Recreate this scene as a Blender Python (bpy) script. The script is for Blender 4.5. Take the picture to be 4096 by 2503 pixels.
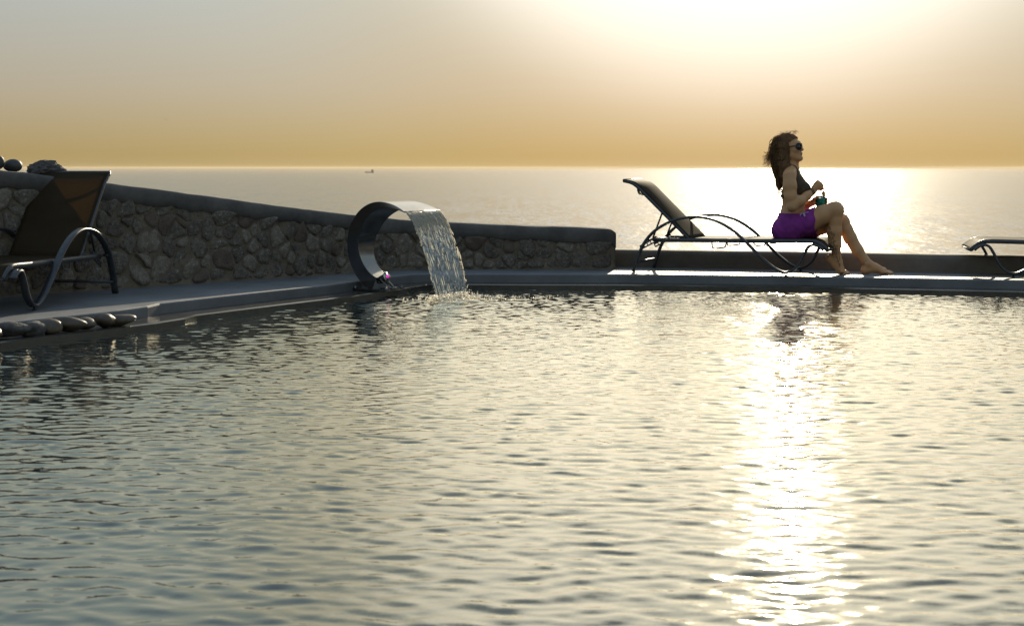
import bpy, bmesh, math, random
import numpy as np
from mathutils import Vector, Matrix
from mathutils.bvhtree import BVHTree

scene = bpy.context.scene
C = scene.collection
for o in list(bpy.data.objects):
    bpy.data.objects.remove(o)
R = math.radians

# ------------------------------------------------------------------ camera
FPX, HCAM, HOR = 6144.0, 0.885, 670.0          # focal length in photo pixels, eye height above the deck, horizon row
cam_d = bpy.data.cameras.new('camera')
cam = bpy.data.objects.new('camera', cam_d); C.objects.link(cam)
cam.location = (0, 0, HCAM); cam.rotation_euler = (R(90), 0, 0)
cam_d.sensor_width = 36; cam_d.lens = 54
cam_d.shift_y = -(1251.5 - HOR) / 4096
cam_d.clip_start = 0.1; cam_d.clip_end = 200000
cam_d.dof.use_dof = True; cam_d.dof.focus_distance = 12.4; cam_d.dof.aperture_fstop = 7.1
scene.camera = cam

# ------------------------------------------------------------------ world, sun, exposure
SUN_EL, SUN_AZ = 16.5, 10.3                     # azimuth to the right of +Y
sun_dir = Vector((math.sin(R(SUN_AZ)) * math.cos(R(SUN_EL)), math.cos(R(SUN_AZ)) * math.cos(R(SUN_EL)), math.sin(R(SUN_EL))))
world = bpy.data.worlds.new('World'); scene.world = world; world.use_nodes = True
wt = world.node_tree; wt.nodes.clear()
def wn(t, **k):
    n = wt.nodes.new(t)
    for a, b in k.items(): setattr(n, a, b)
    return n
def wmath(op, a, b=None):
    n = wn('ShaderNodeMath', operation=op)
    for i, v in enumerate((a, b)):
        if v is None: continue
        if isinstance(v, (int, float)): n.inputs[i].default_value = v
        else: wt.links.new(v, n.inputs[i])
    return n.outputs[0]
sky = wn('ShaderNodeTexSky', sky_type='NISHITA', sun_disc=False)
sky.sun_elevation = R(SUN_EL); sky.sun_rotation = R(SUN_AZ)
sky.air_density = 1.0; sky.dust_density = 2.0; sky.ozone_density = 1.0; sky.altitude = 60
gam = wn('ShaderNodeGamma'); gam.inputs[1].default_value = 0.2      # thick hazy air evens the sky out
wt.links.new(sky.outputs[0], gam.inputs[0])
hsv = wn('ShaderNodeHueSaturation'); hsv.inputs['Saturation'].default_value = 1.2; hsv.inputs['Value'].default_value = 3.95
wt.links.new(gam.outputs[0], hsv.inputs['Color'])
tc = wn('ShaderNodeTexCoord')
sep = wn('ShaderNodeSeparateXYZ'); wt.links.new(tc.outputs['Generated'], sep.inputs[0])
ramp = wn('ShaderNodeValToRGB')                # dust in the low air: ochre at the horizon, clearing with height
cr = ramp.color_ramp
cr.elements[0].position = 0.0; cr.elements[0].color = (0.67, 0.52, 0.27, 1)
cr.elements[1].position = 1.0; cr.elements[1].color = (0.72, 0.86, 1.0, 1)
for p_, c_ in ((0.008, (0.64, 0.49, 0.24, 1)), (0.05, (0.68, 0.60, 0.49, 1)), (0.11, (0.70, 0.72, 0.70, 1)), (0.22, (0.72, 0.75, 0.66, 1)), (0.34, (0.70, 0.82, 0.80, 1)), (0.55, (0.70, 0.80, 0.86, 1))):
    e_ = cr.elements.new(p_); e_.color = c_
wt.links.new(sep.outputs[2], ramp.inputs[0])
mul = wn('ShaderNodeMix', data_type='RGBA', blend_type='MULTIPLY'); mul.inputs[0].default_value = 1
wt.links.new(hsv.outputs[0], mul.inputs[6]); wt.links.new(ramp.outputs[0], mul.inputs[7])
# the sun's aureole in hazy air
dot = wn('ShaderNodeVectorMath', operation='DOT_PRODUCT'); dot.inputs[1].default_value = Vector((math.sin(R(8.6)) * math.cos(R(SUN_EL)), math.cos(R(8.6)) * math.cos(R(SUN_EL)), math.sin(R(SUN_EL))))
wt.links.new(tc.outputs['Generated'], dot.inputs[0])
dcl = wmath('MAXIMUM', dot.outputs['Value'], 0.0)
g0 = wmath('MULTIPLY', wmath('POWER', dcl, 190.0), 900.0)
g1 = wmath('DIVIDE', wmath('MULTIPLY', g0, 7.0), wmath('ADD', g0, 7.0))     # soft shoulder
g2 = wmath('MULTIPLY', wmath('POWER', dcl, 14.0), 1.2)
def wadd(base, fac, col):
    c = wn('ShaderNodeMix', data_type='RGBA', blend_type='MULTIPLY'); c.inputs[0].default_value = 1; c.inputs[6].default_value = (*col, 1); wt.links.new(fac, c.inputs[7])
    n = wn('ShaderNodeMix', data_type='RGBA', blend_type='ADD'); n.inputs[0].default_value = 1; wt.links.new(base, n.inputs[6]); wt.links.new(c.outputs[2], n.inputs[7]); return n.outputs[2]
# hue turns from cool (away from the sun) to warm (towards it)
mrg = wn('ShaderNodeMapRange', interpolation_type='SMOOTHSTEP'); mrg.inputs[1].default_value = 0.925; mrg.inputs[2].default_value = 0.988; wt.links.new(dot.outputs['Value'], mrg.inputs[0])
hue = wn('ShaderNodeMix', data_type='RGBA'); hue.inputs[6].default_value = (0.97, 1.02, 1.07, 1); hue.inputs[7].default_value = (1.02, 0.93, 0.80, 1); wt.links.new(mrg.outputs[0], hue.inputs[0])
mul2 = wn('ShaderNodeMix', data_type='RGBA', blend_type='MULTIPLY'); mul2.inputs[0].default_value = 1; wt.links.new(mul.outputs[2], mul2.inputs[6]); wt.links.new(hue.outputs[2], mul2.inputs[7])
sky_out = wadd(wadd(mul2.outputs[2], g1, (1.0, 0.98, 0.98)), g2, (1.0, 0.76, 0.41))
bg = wn('ShaderNodeBackground'); bg.inputs['Strength'].default_value = 0.10
wt.links.new(sky_out, bg.inputs[0])
wo = wn('ShaderNodeOutputWorld'); wt.links.new(bg.outputs[0], wo.inputs[0])

sun_d = bpy.data.lights.new('sun', 'SUN'); sun_d.energy = 5.0; sun_d.angle = R(0.53); sun_d.color = (1.0, 0.86, 0.62)
sun = bpy.data.objects.new('sun', sun_d); C.objects.link(sun)
sun.location = (2, 10, 8); sun.rotation_euler = (-sun_dir).to_track_quat('-Z', 'Y').to_euler()

scene.render.engine = 'CYCLES'
scene.cycles.use_denoising = True
scene.cycles.max_bounces = 10; scene.cycles.transparent_max_bounces = 12; scene.cycles.transmission_bounces = 10
scene.cycles.sample_clamp_indirect = 8.0; scene.cycles.sample_clamp_direct = 300.0
scene.cycles.caustics_reflective = False; scene.cycles.caustics_refractive = False
vs = scene.view_settings
vs.view_transform = 'Standard'; vs.look = 'None'; vs.gamma = 1; vs.use_curve_mapping = False; vs.exposure = 0.0

# ------------------------------------------------------------------ helpers
rng = np.random.default_rng(7); random.seed(7)
def at(px, py, Y):                              # photo pixel at depth Y -> point in the place
    return Vector(((px - 2048) * Y / FPX, Y, HCAM - (py - HOR) * Y / FPX))
def ground(px, py, z=0.0):
    Y = FPX * (HCAM - z) / (py - HOR)
    return Vector(((px - 2048) * Y / FPX, Y, z))

def mesh(name, verts, faces, mat, parent=None, smooth=True, kind=None):
    me = bpy.data.meshes.new(name)
    me.from_pydata([tuple(map(float, v)) for v in verts], [], [tuple(map(int, f)) for f in faces]); me.update()
    if smooth: me.polygons.foreach_set('use_smooth', [True] * len(me.polygons))
    if mat: me.materials.append(mat)
    o = bpy.data.objects.new(name, me); C.objects.link(o)
    if parent: o.parent = parent
    if kind: o['kind'] = kind
    return o
def fix_normals(o):
    bm = bmesh.new(); bm.from_mesh(o.data); bmesh.ops.recalc_face_normals(bm, faces=bm.faces); bm.to_mesh(o.data); bm.free(); return o
def npmesh(name, V, Q, mat, parent=None, kind=None):
    me = bpy.data.meshes.new(name)
    me.vertices.add(len(V)); me.vertices.foreach_set('co', np.asarray(V, np.float32).ravel())
    n = len(Q); k = Q.shape[1]
    me.loops.add(n * k); me.loops.foreach_set('vertex_index', np.asarray(Q, np.int32).ravel())
    me.polygons.add(n); me.polygons.foreach_set('loop_start', np.arange(0, n * k, k, dtype=np.int32))
    me.polygons.foreach_set('use_smooth', np.ones(n, bool))
    me.update(calc_edges=True); me.validate()
    if mat: me.materials.append(mat)
    o = bpy.data.objects.new(name, me); C.objects.link(o)
    if parent: o.parent = parent
    if kind: o['kind'] = kind
    return o
def empty(name, loc=(0, 0, 0), rz=0):
    o = bpy.data.objects.new(name, None); C.objects.link(o); o.location = loc; o.rotation_euler = (0, 0, rz)
    o.empty_display_size = 0.05
    return o
def tag(o, label=None, cat=None, group=None, kind=None):
    if label: o['label'] = label
    if cat: o['category'] = cat
    if group: o['group'] = group
    if kind: o['kind'] = kind
    return o
def catmull(pts, n=6):
    P = [np.array(p, float) for p in pts]; P = [2 * P[0] - P[1]] + P + [2 * P[-1] - P[-2]]
    out = []
    for i in range(1, len(P) - 2):
        a, b, c, d = P[i - 1:i + 3]
        for k in range(n):
            t = k / n
            out.append(0.5 * (2 * b + (c - a) * t + (2 * a - 5 * b + 4 * c - d) * t * t + (3 * b - a - 3 * c + d) * t ** 3))
    out.append(P[-2]); return out
def tube(path, rad, sides=8, cap=True, base=0):
    P = [Vector(p) for p in path]; n = len(P)
    rs = rad if hasattr(rad, '__len__') else [rad] * n
    V, F = [], []
    t0 = (P[1] - P[0]).normalized()
    nrm = t0.orthogonal().normalized()
    for i in range(n):
        t = (P[min(i + 1, n - 1)] - P[max(i - 1, 0)]).normalized()
        nrm = (nrm - t * nrm.dot(t)).normalized(); b = t.cross(nrm)
        for k in range(sides):
            a = 2 * math.pi * k / sides
            V.append(P[i] + (nrm * math.cos(a) + b * math.sin(a)) * rs[i])
    for i in range(n - 1):
        for k in range(sides):
            k2 = (k + 1) % sides
            F.append((base + i * sides + k, base + i * sides + k2, base + (i + 1) * sides + k2, base + (i + 1) * sides + k))
    if cap:
        F.append(tuple(base + k for k in reversed(range(sides)))); F.append(tuple(base + (n - 1) * sides + k for k in range(sides)))
    return V, F
def band(path, lat, wid, thk):                  # flat bar bent along a path; lat = its width direction
    P = [Vector(p) for p in path]; n = len(P); lat = Vector(lat).normalized(); V, F = [], []
    e = min(thk, wid) * 0.28
    prof = [(-wid / 2 + e, -thk / 2), (wid / 2 - e, -thk / 2), (wid / 2, -thk / 2 + e), (wid / 2, thk / 2 - e), (wid / 2 - e, thk / 2), (-wid / 2 + e, thk / 2), (-wid / 2, thk / 2 - e), (-wid / 2, -thk / 2 + e)]
    m = len(prof)
    for i in range(n):
        t = (P[min(i + 1, n - 1)] - P[max(i - 1, 0)]).normalized(); nn = t.cross(lat).normalized()
        for a, b in prof: V.append(P[i] + lat * a + nn * b)
    for i in range(n - 1):
        for k in range(m):
            k2 = (k + 1) % m
            F.append((i * m + k, i * m + k2, (i + 1) * m + k2, (i + 1) * m + k))
    F.append(tuple(reversed(range(m)))); F.append(tuple((n - 1) * m + k for k in range(m)))
    return V, F
def box(x0, x1, y0, y1, z0, z1):
    V = [(x, y, z) for x in (x0, x1) for y in (y0, y1) for z in (z0, z1)]
    F = [(0, 1, 3, 2), (4, 6, 7, 5), (0, 4, 5, 1), (2, 3, 7, 6), (0, 2, 6, 4), (1, 5, 7, 3)]
    return V, F
def joinvf(*parts):
    V, F = [], []
    for v, f in parts:
        b = len(V); V += list(v); F += [tuple(i + b for i in q) for q in f]
    return V, F
def vnoise(p, s, seed=0):                       # cheap smooth 3-D value noise for displaced shapes
    from mathutils import noise
    q = Vector(p) * s + Vector((seed * 13.7, seed * 7.3, seed * 3.1))
    return noise.noise(q)

# ------------------------------------------------------------------ materials
def newmat(name):
    m = bpy.data.materials.new(name); m.use_nodes = True
    return m, m.node_tree, m.node_tree.nodes['Principled BSDF']
def nadd(nt, t, **k):
    n = nt.nodes.new(t)
    for a, b in k.items(): setattr(n, a, b)
    return n
def noise_mat(name, c1, c2, scale, rough=0.7, bump=0.2, bscale=None, metallic=0.0, spec=0.5, c3=None, bdist=0.01, detail=6, rvar=0.0):
    m, nt, p = newmat(name)
    tcn = nadd(nt, 'ShaderNodeTexCoord')
    n1 = nadd(nt, 'ShaderNodeTexNoise'); n1.inputs['Scale'].default_value = scale; n1.inputs['Detail'].default_value = detail; n1.inputs['Roughness'].default_value = 0.65
    nt.links.new(tcn.outputs['Object'], n1.inputs['Vector'])
    r = nadd(nt, 'ShaderNodeValToRGB'); r.color_ramp.elements[0].position = 0.3; r.color_ramp.elements[1].position = 0.7
    r.color_ramp.elements[0].color = (*c1, 1); r.color_ramp.elements[1].color = (*c2, 1)
    if c3: e = r.color_ramp.elements.new(0.62); e.color = (*c2, 1); r.color_ramp.elements[-1].color = (*c3, 1)
    nt.links.new(n1.outputs[0], r.inputs[0]); nt.links.new(r.outputs[0], p.inputs['Base Color'])
    p.inputs['Roughness'].default_value = rough; p.inputs['Metallic'].default_value = metallic; p.inputs['Specular IOR Level'].default_value = spec
    if rvar:
        mr = nadd(nt, 'ShaderNodeMapRange'); mr.inputs[3].default_value = rough - rvar; mr.inputs[4].default_value = rough + rvar
        nt.links.new(n1.outputs[0], mr.inputs[0]); nt.links.new(mr.outputs[0], p.inputs['Roughness'])
    if bump:
        n2 = nadd(nt, 'ShaderNodeTexNoise'); n2.inputs['Scale'].default_value = bscale or scale * 4; n2.inputs['Detail'].default_value = 8
        nt.links.new(tcn.outputs['Object'], n2.inputs['Vector'])
        b = nadd(nt, 'ShaderNodeBump'); b.inputs['Strength'].default_value = bump; b.inputs['Distance'].default_value = bdist
        nt.links.new(n2.outputs[0], b.inputs['Height']); nt.links.new(b.outputs[0], p.inputs['Normal'])
    return m

M = {}
M['concrete'] = noise_mat('deck_concrete', (0.11, 0.115, 0.125), (0.20, 0.205, 0.215), 2.2, rough=0.5, bump=0.25, bscale=60, bdist=0.002, spec=0.5, rvar=0.08)
M['wet_concrete'] = noise_mat('wet_concrete', (0.035, 0.031, 0.026), (0.075, 0.066, 0.055), 5, rough=0.22, bump=0.15, bscale=30, bdist=0.002, rvar=0.1)
M['plaster'] = noise_mat('wall_plaster', (0.07, 0.064, 0.06), (0.165, 0.15, 0.137), 3.2, rough=0.9, bump=0.6, bscale=40, bdist=0.006, detail=10)
M['parapet'] = noise_mat('parapet_plaster', (0.13, 0.108, 0.085), (0.195, 0.166, 0.135), 4, rough=0.8, bump=0.3, bscale=40, bdist=0.004)
M['mortar'] = noise_mat('mortar', (0.12, 0.095, 0.065), (0.23, 0.185, 0.135), 9, rough=0.95, bump=0.8, bscale=55, bdist=0.008)
M['stoneA'] = noise_mat('lava_stone_grey', (0.085, 0.072, 0.055), (0.205, 0.178, 0.145), 34, rough=0.92, bump=1.0, bscale=60, bdist=0.014, c3=(0.46, 0.43, 0.38))
M['stoneB'] = noise_mat('lava_stone_pale', (0.14, 0.118, 0.09), (0.27, 0.23, 0.185), 30, rough=0.92, bump=0.9, bscale=70, bdist=0.012, c3=(0.44, 0.40, 0.35))
M['stoneC'] = noise_mat('lava_stone_dark', (0.065, 0.054, 0.043), (0.18, 0.152, 0.125), 38, rough=0.93, bump=1.0, bscale=55, bdist=0.015, c3=(0.35, 0.33, 0.31))
M['stoneD'] = noise_mat('lava_stone_red', (0.085, 0.06, 0.048), (0.17, 0.13, 0.10), 12, rough=0.92, bump=0.9, bscale=60, bdist=0.009)
M['cobble'] = noise_mat('river_cobble', (0.05, 0.036, 0.023), (0.12, 0.088, 0.055), 16, rough=0.5, bump=0.15, bscale=80, bdist=0.003)
M['dark_pebble'] = noise_mat('dark_pebble', (0.035, 0.033, 0.035), (0.075, 0.07, 0.07), 10, rough=0.55, bump=0.2, bscale=60, bdist=0.003)
M['rough_rock'] = noise_mat('rough_rock', (0.05, 0.045, 0.045), (0.15, 0.135, 0.125), 18, rough=0.9, bump=0.9, bscale=50, bdist=0.01)
M['frame'] = noise_mat('lounger_frame', (0.045, 0.048, 0.055), (0.075, 0.078, 0.085), 30, rough=0.38, bump=0.05, bscale=200, bdist=0.001, metallic=0.35, spec=0.6)
M['rubber'] = noise_mat('rubber', (0.02, 0.02, 0.02), (0.03, 0.03, 0.03), 40, rough=0.8, bump=0)
M['steel'] = noise_mat('stainless_steel', (0.20, 0.195, 0.19), (0.29, 0.285, 0.28), 3, rough=0.2, bump=0.03, bscale=25, bdist=0.002, metallic=1.0, rvar=0.06)
M['hill'] = noise_mat('hillside', (0.10, 0.08, 0.05), (0.19, 0.16, 0.11), 0.2, rough=0.95, bump=0.6, bscale=1.5, bdist=0.3)

def sling_mat():
    m, nt, p = newmat('sling_mesh')
    tcn = nadd(nt, 'ShaderNodeTexCoord')
    w1 = nadd(nt, 'ShaderNodeTexWave', wave_type='BANDS', bands_direction='Y'); w1.inputs['Scale'].default_value = 130
    w2 = nadd(nt, 'ShaderNodeTexWave', wave_type='BANDS', bands_direction='X'); w2.inputs['Scale'].default_value = 130
    nz = nadd(nt, 'ShaderNodeTexNoise'); nz.inputs['Scale'].default_value = 9; nz.inputs['Detail'].default_value = 4
    for n in (w1, w2, nz): nt.links.new(tcn.outputs['Object'], n.inputs['Vector'])
    mx = nadd(nt, 'ShaderNodeMath', operation='MAXIMUM'); nt.links.new(w1.outputs[1], mx.inputs[0]); nt.links.new(w2.outputs[1], mx.inputs[1])
    r = nadd(nt, 'ShaderNodeValToRGB'); r.color_ramp.elements[0].color = (0.04, 0.029, 0.015, 1); r.color_ramp.elements[1].color = (0.11, 0.08, 0.042, 1)
    ad = nadd(nt, 'ShaderNodeMath', operation='MULTIPLY'); nt.links.new(mx.outputs[0], ad.inputs[0]); nt.links.new(nz.outputs[0], ad.inputs[1])
    nt.links.new(ad.outputs[0], r.inputs[0]); nt.links.new(r.outputs[0], p.inputs['Base Color'])
    p.inputs['Roughness'].default_value = 0.7; p.inputs['Specular IOR Level'].default_value = 0.15
    tr = nadd(nt, 'ShaderNodeBsdfTranslucent'); tr.inputs[0].default_value = (0.235, 0.165, 0.09, 1)
    ms = nadd(nt, 'ShaderNodeMixShader'); ms.inputs[0].default_value = 0.5
    nt.links.new(p.outputs[0], ms.inputs[1]); nt.links.new(tr.outputs[0], ms.inputs[2])
    nt.links.new(ms.outputs[0], nt.nodes['Material Output'].inputs[0])
    return m
M['sling'] = sling_mat()

def simple(name, col, rough=0.5, metallic=0.0, trans=0.0, ior=1.45, sss=0.0, emit=None, spec=0.5, vary=0.12, vscale=25):
    m, nt, p = newmat(name)
    tcn = nadd(nt, 'ShaderNodeTexCoord'); n1 = nadd(nt, 'ShaderNodeTexNoise'); n1.inputs['Scale'].default_value = vscale; n1.inputs['Detail'].default_value = 4
    nt.links.new(tcn.outputs['Object'], n1.inputs['Vector'])
    r = nadd(nt, 'ShaderNodeValToRGB'); r.color_ramp.elements[0].position = 0.3; r.color_ramp.elements[1].position = 0.7
    r.color_ramp.elements[0].color = (*[c * (1 - vary) for c in col], 1); r.color_ramp.elements[1].color = (*[min(1, c * (1 + vary)) for c in col], 1)
    nt.links.new(n1.outputs[0], r.inputs[0]); nt.links.new(r.outputs[0], p.inputs['Base Color'])
    p.inputs['Roughness'].default_value = rough; p.inputs['Metallic'].default_value = metallic
    p.inputs['Transmission Weight'].default_value = trans; p.inputs['IOR'].default_value = ior; p.inputs['Specular IOR Level'].default_value = spec
    if sss:
        p.inputs['Subsurface Weight'].default_value = sss; p.inputs['Subsurface Radius'].default_value = (0.02, 0.008, 0.004); p.inputs['Subsurface Scale'].default_value = 0.6
    if emit:
        p.inputs['Emission Color'].default_value = (*emit[0], 1); p.inputs['Emission Strength'].default_value = emit[1]
    return m
M['skin'] = simple('skin', (0.64, 0.35, 0.165), rough=0.45, sss=0.25, vary=0.07, vscale=9)
M['skirt'] = simple('purple_cotton', (0.30, 0.045, 0.32), rough=0.85, vary=0.3, vscale=14)
M['bikini'] = simple('brown_bikini', (0.075, 0.05, 0.028), rough=0.8, vary=0.2)
M['tie'] = simple('pale_lilac_cord', (0.55, 0.45, 0.68), rough=0.8)
M['lens'] = simple('dark_lens', (0.02, 0.014, 0.012), rough=0.08, spec=0.7)
M['lips'] = simple('lips', (0.36, 0.13, 0.10), rough=0.4)
M['tattoo'] = simple('tattoo_ink', (0.05, 0.038, 0.032), rough=0.7)
M['bangle'] = simple('dark_cord', (0.06, 0.045, 0.035), rough=0.6)
M['silver'] = simple('silver', (0.7, 0.68, 0.62), rough=0.25, metallic=1.0)
M['glass'] = simple('clear_glass', (0.97, 0.97, 0.97), rough=0.02, trans=1.0, ior=1.45, vary=0.0)
M['drink'] = simple('turquoise_drink', (0.03, 0.50, 0.42), rough=0.3, sss=0.4, vary=0.15)
def backlit(key, col, f):                        # thin or cloudy stuff that lets light through
    m = M[key]; nt = m.node_tree; p = nt.nodes['Principled BSDF']
    tr = nadd(nt, 'ShaderNodeBsdfTranslucent'); tr.inputs[0].default_value = (*col, 1)
    ms = nadd(nt, 'ShaderNodeMixShader'); ms.inputs[0].default_value = f
    nt.links.new(p.outputs[0], ms.inputs[1]); nt.links.new(tr.outputs[0], ms.inputs[2]); nt.links.new(ms.outputs[0], nt.nodes['Material Output'].inputs[0])
backlit('drink', (0.05, 0.75, 0.62), 0.55)
backlit('skirt', (0.32, 0.05, 0.42), 0.2)
M['straw_black'] = simple('black_straw', (0.04, 0.035, 0.035), rough=0.4)
M['straw_red'] = simple('red_straw', (0.40, 0.05, 0.05), rough=0.4)
M['fruit'] = simple('fruit_slice', (0.30, 0.24, 0.06), rough=0.5)
M['led'] = simple('magenta_led', (0.8, 0.05, 0.6), rough=0.3, emit=((1.0, 0.02, 0.62), 0.7))
M['black_plastic'] = simple('black_plastic', (0.03, 0.03, 0.032), rough=0.4)
M['ship'] = simple('ship_paint', (0.34, 0.31, 0.27), rough=0.6)
M['feather'] = simple('feather', (0.14, 0.13, 0.12), rough=0.8)

def hair_mat():
    m, nt, p = newmat('brown_hair')
    tcn = nadd(nt, 'ShaderNodeTexCoord'); mp = nadd(nt, 'ShaderNodeMapping'); mp.inputs['Scale'].default_value = (60, 60, 9)
    n1 = nadd(nt, 'ShaderNodeTexNoise'); n1.inputs['Scale'].default_value = 2.0; n1.inputs['Detail'].default_value = 5
    nt.links.new(tcn.outputs['Object'], mp.inputs[0]); nt.links.new(mp.outputs[0], n1.inputs['Vector'])
    r = nadd(nt, 'ShaderNodeValToRGB'); r.color_ramp.elements[0].position = 0.35; r.color_ramp.elements[1].position = 0.7
    r.color_ramp.elements[0].color = (0.075, 0.042, 0.016, 1); r.color_ramp.elements[1].color = (0.27, 0.155, 0.055, 1)
    nt.links.new(n1.outputs[0], r.inputs[0]); nt.links.new(r.outputs[0], p.inputs['Base Color']); p.inputs['Roughness'].default_value = 0.42
    b = nadd(nt, 'ShaderNodeBump'); b.inputs['Strength'].default_value = 0.9; b.inputs['Distance'].default_value = 0.012
    nt.links.new(n1.outputs[0], b.inputs['Height']); nt.links.new(b.outputs[0], p.inputs['Normal'])
    tr = nadd(nt, 'ShaderNodeBsdfTranslucent'); tr.inputs[0].default_value = (0.65, 0.38, 0.10, 1)
    ms = nadd(nt, 'ShaderNodeMixShader'); ms.inputs[0].default_value = 0.38
    nt.links.new(p.outputs[0], ms.inputs[1]); nt.links.new(tr.outputs[0], ms.inputs[2])
    nt.links.new(ms.outputs[0], nt.nodes['Material Output'].inputs[0])
    return m
M['hair'] = hair_mat()

def water_mat():
    m, nt, p = newmat('pool_water')
    p.inputs['Base Color'].default_value = (0.006, 0.036, 0.060, 1); p.inputs['Roughness'].default_value = 0.5; p.inputs['Specular IOR Level'].default_value = 0.0
    tcn = nadd(nt, 'ShaderNodeTexCoord'); mp = nadd(nt, 'ShaderNodeMapping'); mp.inputs['Scale'].default_value = (1, 1.7, 1)
    n1 = nadd(nt, 'ShaderNodeTexNoise'); n1.inputs['Scale'].default_value = 17; n1.inputs['Detail'].default_value = 3; n1.inputs['Roughness'].default_value = 0.5
    nt.links.new(tcn.outputs['Object'], mp.inputs[0]); nt.links.new(mp.outputs[0], n1.inputs['Vector'])
    b = nadd(nt, 'ShaderNodeBump'); b.inputs['Strength'].default_value = 0.3; b.inputs['Distance'].default_value = 0.004
    nt.links.new(n1.outputs[0], b.inputs['Height'])
    gl = nadd(nt, 'ShaderNodeBsdfGlossy'); gl.inputs['Roughness'].default_value = 0.05; gl.inputs['Color'].default_value = (1.0, 0.96, 0.83, 1)
    fr = nadd(nt, 'ShaderNodeFresnel'); fr.inputs['IOR'].default_value = 1.5
    mu = nadd(nt, 'ShaderNodeMath', operation='MULTIPLY', use_clamp=True); mu.inputs[1].default_value = 1.8
    for n in (gl, fr): nt.links.new(b.outputs[0], n.inputs['Normal'])
    nt.links.new(fr.outputs[0], mu.inputs[0])
    ms = nadd(nt, 'ShaderNodeMixShader'); nt.links.new(mu.outputs[0], ms.inputs[0]); nt.links.new(p.outputs[0], ms.inputs[1]); nt.links.new(gl.outputs[0], ms.inputs[2])
    nt.links.new(ms.outputs[0], nt.nodes['Material Output'].inputs[0])
    return m
M['water'] = water_mat()
def sea_mat():
    m, nt, p = newmat('sea_water')
    p.inputs['Base Color'].default_value = (0.05, 0.075, 0.08, 1); p.inputs['Roughness'].default_value = 0.15
    p.inputs['IOR'].default_value = 1.34
    tcn = nadd(nt, 'ShaderNodeTexCoord')
    tot = None                                    # wave slopes at three sizes
    for sx, sy, amp in ((0.30, 0.09, 0.50), (0.09, 0.014, 0.30), (0.025, 0.0025, 0.10)):
        mp = nadd(nt, 'ShaderNodeMapping'); mp.inputs['Scale'].default_value = (sx, sy, 1)
        n1 = nadd(nt, 'ShaderNodeTexNoise'); n1.inputs['Scale'].default_value = 1.0; n1.inputs['Detail'].default_value = 2; n1.inputs['Roughness'].default_value = 0.6
        nt.links.new(tcn.outputs['Object'], mp.inputs[0]); nt.links.new(mp.outputs[0], n1.inputs['Vector'])
        sb = nadd(nt, 'ShaderNodeVectorMath', operation='SUBTRACT'); sb.inputs[1].default_value = (0.5, 0.5, 0.5); nt.links.new(n1.outputs['Color'], sb.inputs[0])
        ml = nadd(nt, 'ShaderNodeVectorMath', operation='MULTIPLY'); ml.inputs[1].default_value = (amp, amp, 0); nt.links.new(sb.outputs[0], ml.inputs[0])
        if tot is None: tot = ml
        else:
            ad = nadd(nt, 'ShaderNodeVectorMath', operation='ADD'); nt.links.new(tot.outputs[0], ad.inputs[0]); nt.links.new(ml.outputs[0], ad.inputs[1]); tot = ad
    up = nadd(nt, 'ShaderNodeVectorMath', operation='ADD'); up.inputs[1].default_value = (0, 0, 1); nt.links.new(tot.outputs[0], up.inputs[0])
    nm = nadd(nt, 'ShaderNodeVectorMath', operation='NORMALIZE'); nt.links.new(up.outputs[0], nm.inputs[0])
    nt.links.new(nm.outputs[0], p.inputs['Normal'])
    return m
M['sea'] = sea_mat()
def fall_mat():                                  # thin clear film: mostly see-through, streaky reflections
    m = bpy.data.materials.new('water_film'); m.use_nodes = True; nt = m.node_tree; nt.nodes.clear()
    out = nadd(nt, 'ShaderNodeOutputMaterial')
    tcn = nadd(nt, 'ShaderNodeTexCoord'); mp = nadd(nt, 'ShaderNodeMapping'); mp.inputs['Scale'].default_value = (1, 1, 0.25)
    n1 = nadd(nt, 'ShaderNodeTexNoise'); n1.inputs['Scale'].default_value = 75; n1.inputs['Detail'].default_value = 3
    nt.links.new(tcn.outputs['Object'], mp.inputs[0]); nt.links.new(mp.outputs[0], n1.inputs['Vector'])
    b = nadd(nt, 'ShaderNodeBump'); b.inputs['Strength'].default_value = 0.8; b.inputs['Distance'].default_value = 0.008
    nt.links.new(n1.outputs[0], b.inputs['Height'])
    tp = nadd(nt, 'ShaderNodeBsdfTransparent'); tp.inputs[0].default_value = (0.90, 0.94, 0.97, 1)
    gl = nadd(nt, 'ShaderNodeBsdfGlossy'); gl.inputs['Roughness'].default_value = 0.16; gl.inputs['Color'].default_value = (0.95, 0.96, 0.97, 1)
    nt.links.new(b.outputs[0], gl.inputs['Normal'])
    r = nadd(nt, 'ShaderNodeMapRange'); r.inputs[1].default_value = 0.4; r.inputs[2].default_value = 0.68; r.inputs[3].default_value = 0.06; r.inputs[4].default_value = 0.38; nt.links.new(n1.outputs[0], r.inputs[0])
    ms = nadd(nt, 'ShaderNodeMixShader'); nt.links.new(r.outputs[0], ms.inputs[0]); nt.links.new(tp.outputs[0], ms.inputs[1]); nt.links.new(gl.outputs[0], ms.inputs[2])
    nt.links.new(ms.outputs[0], out.inputs[0]); return m
M['fall'] = fall_mat()
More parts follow.
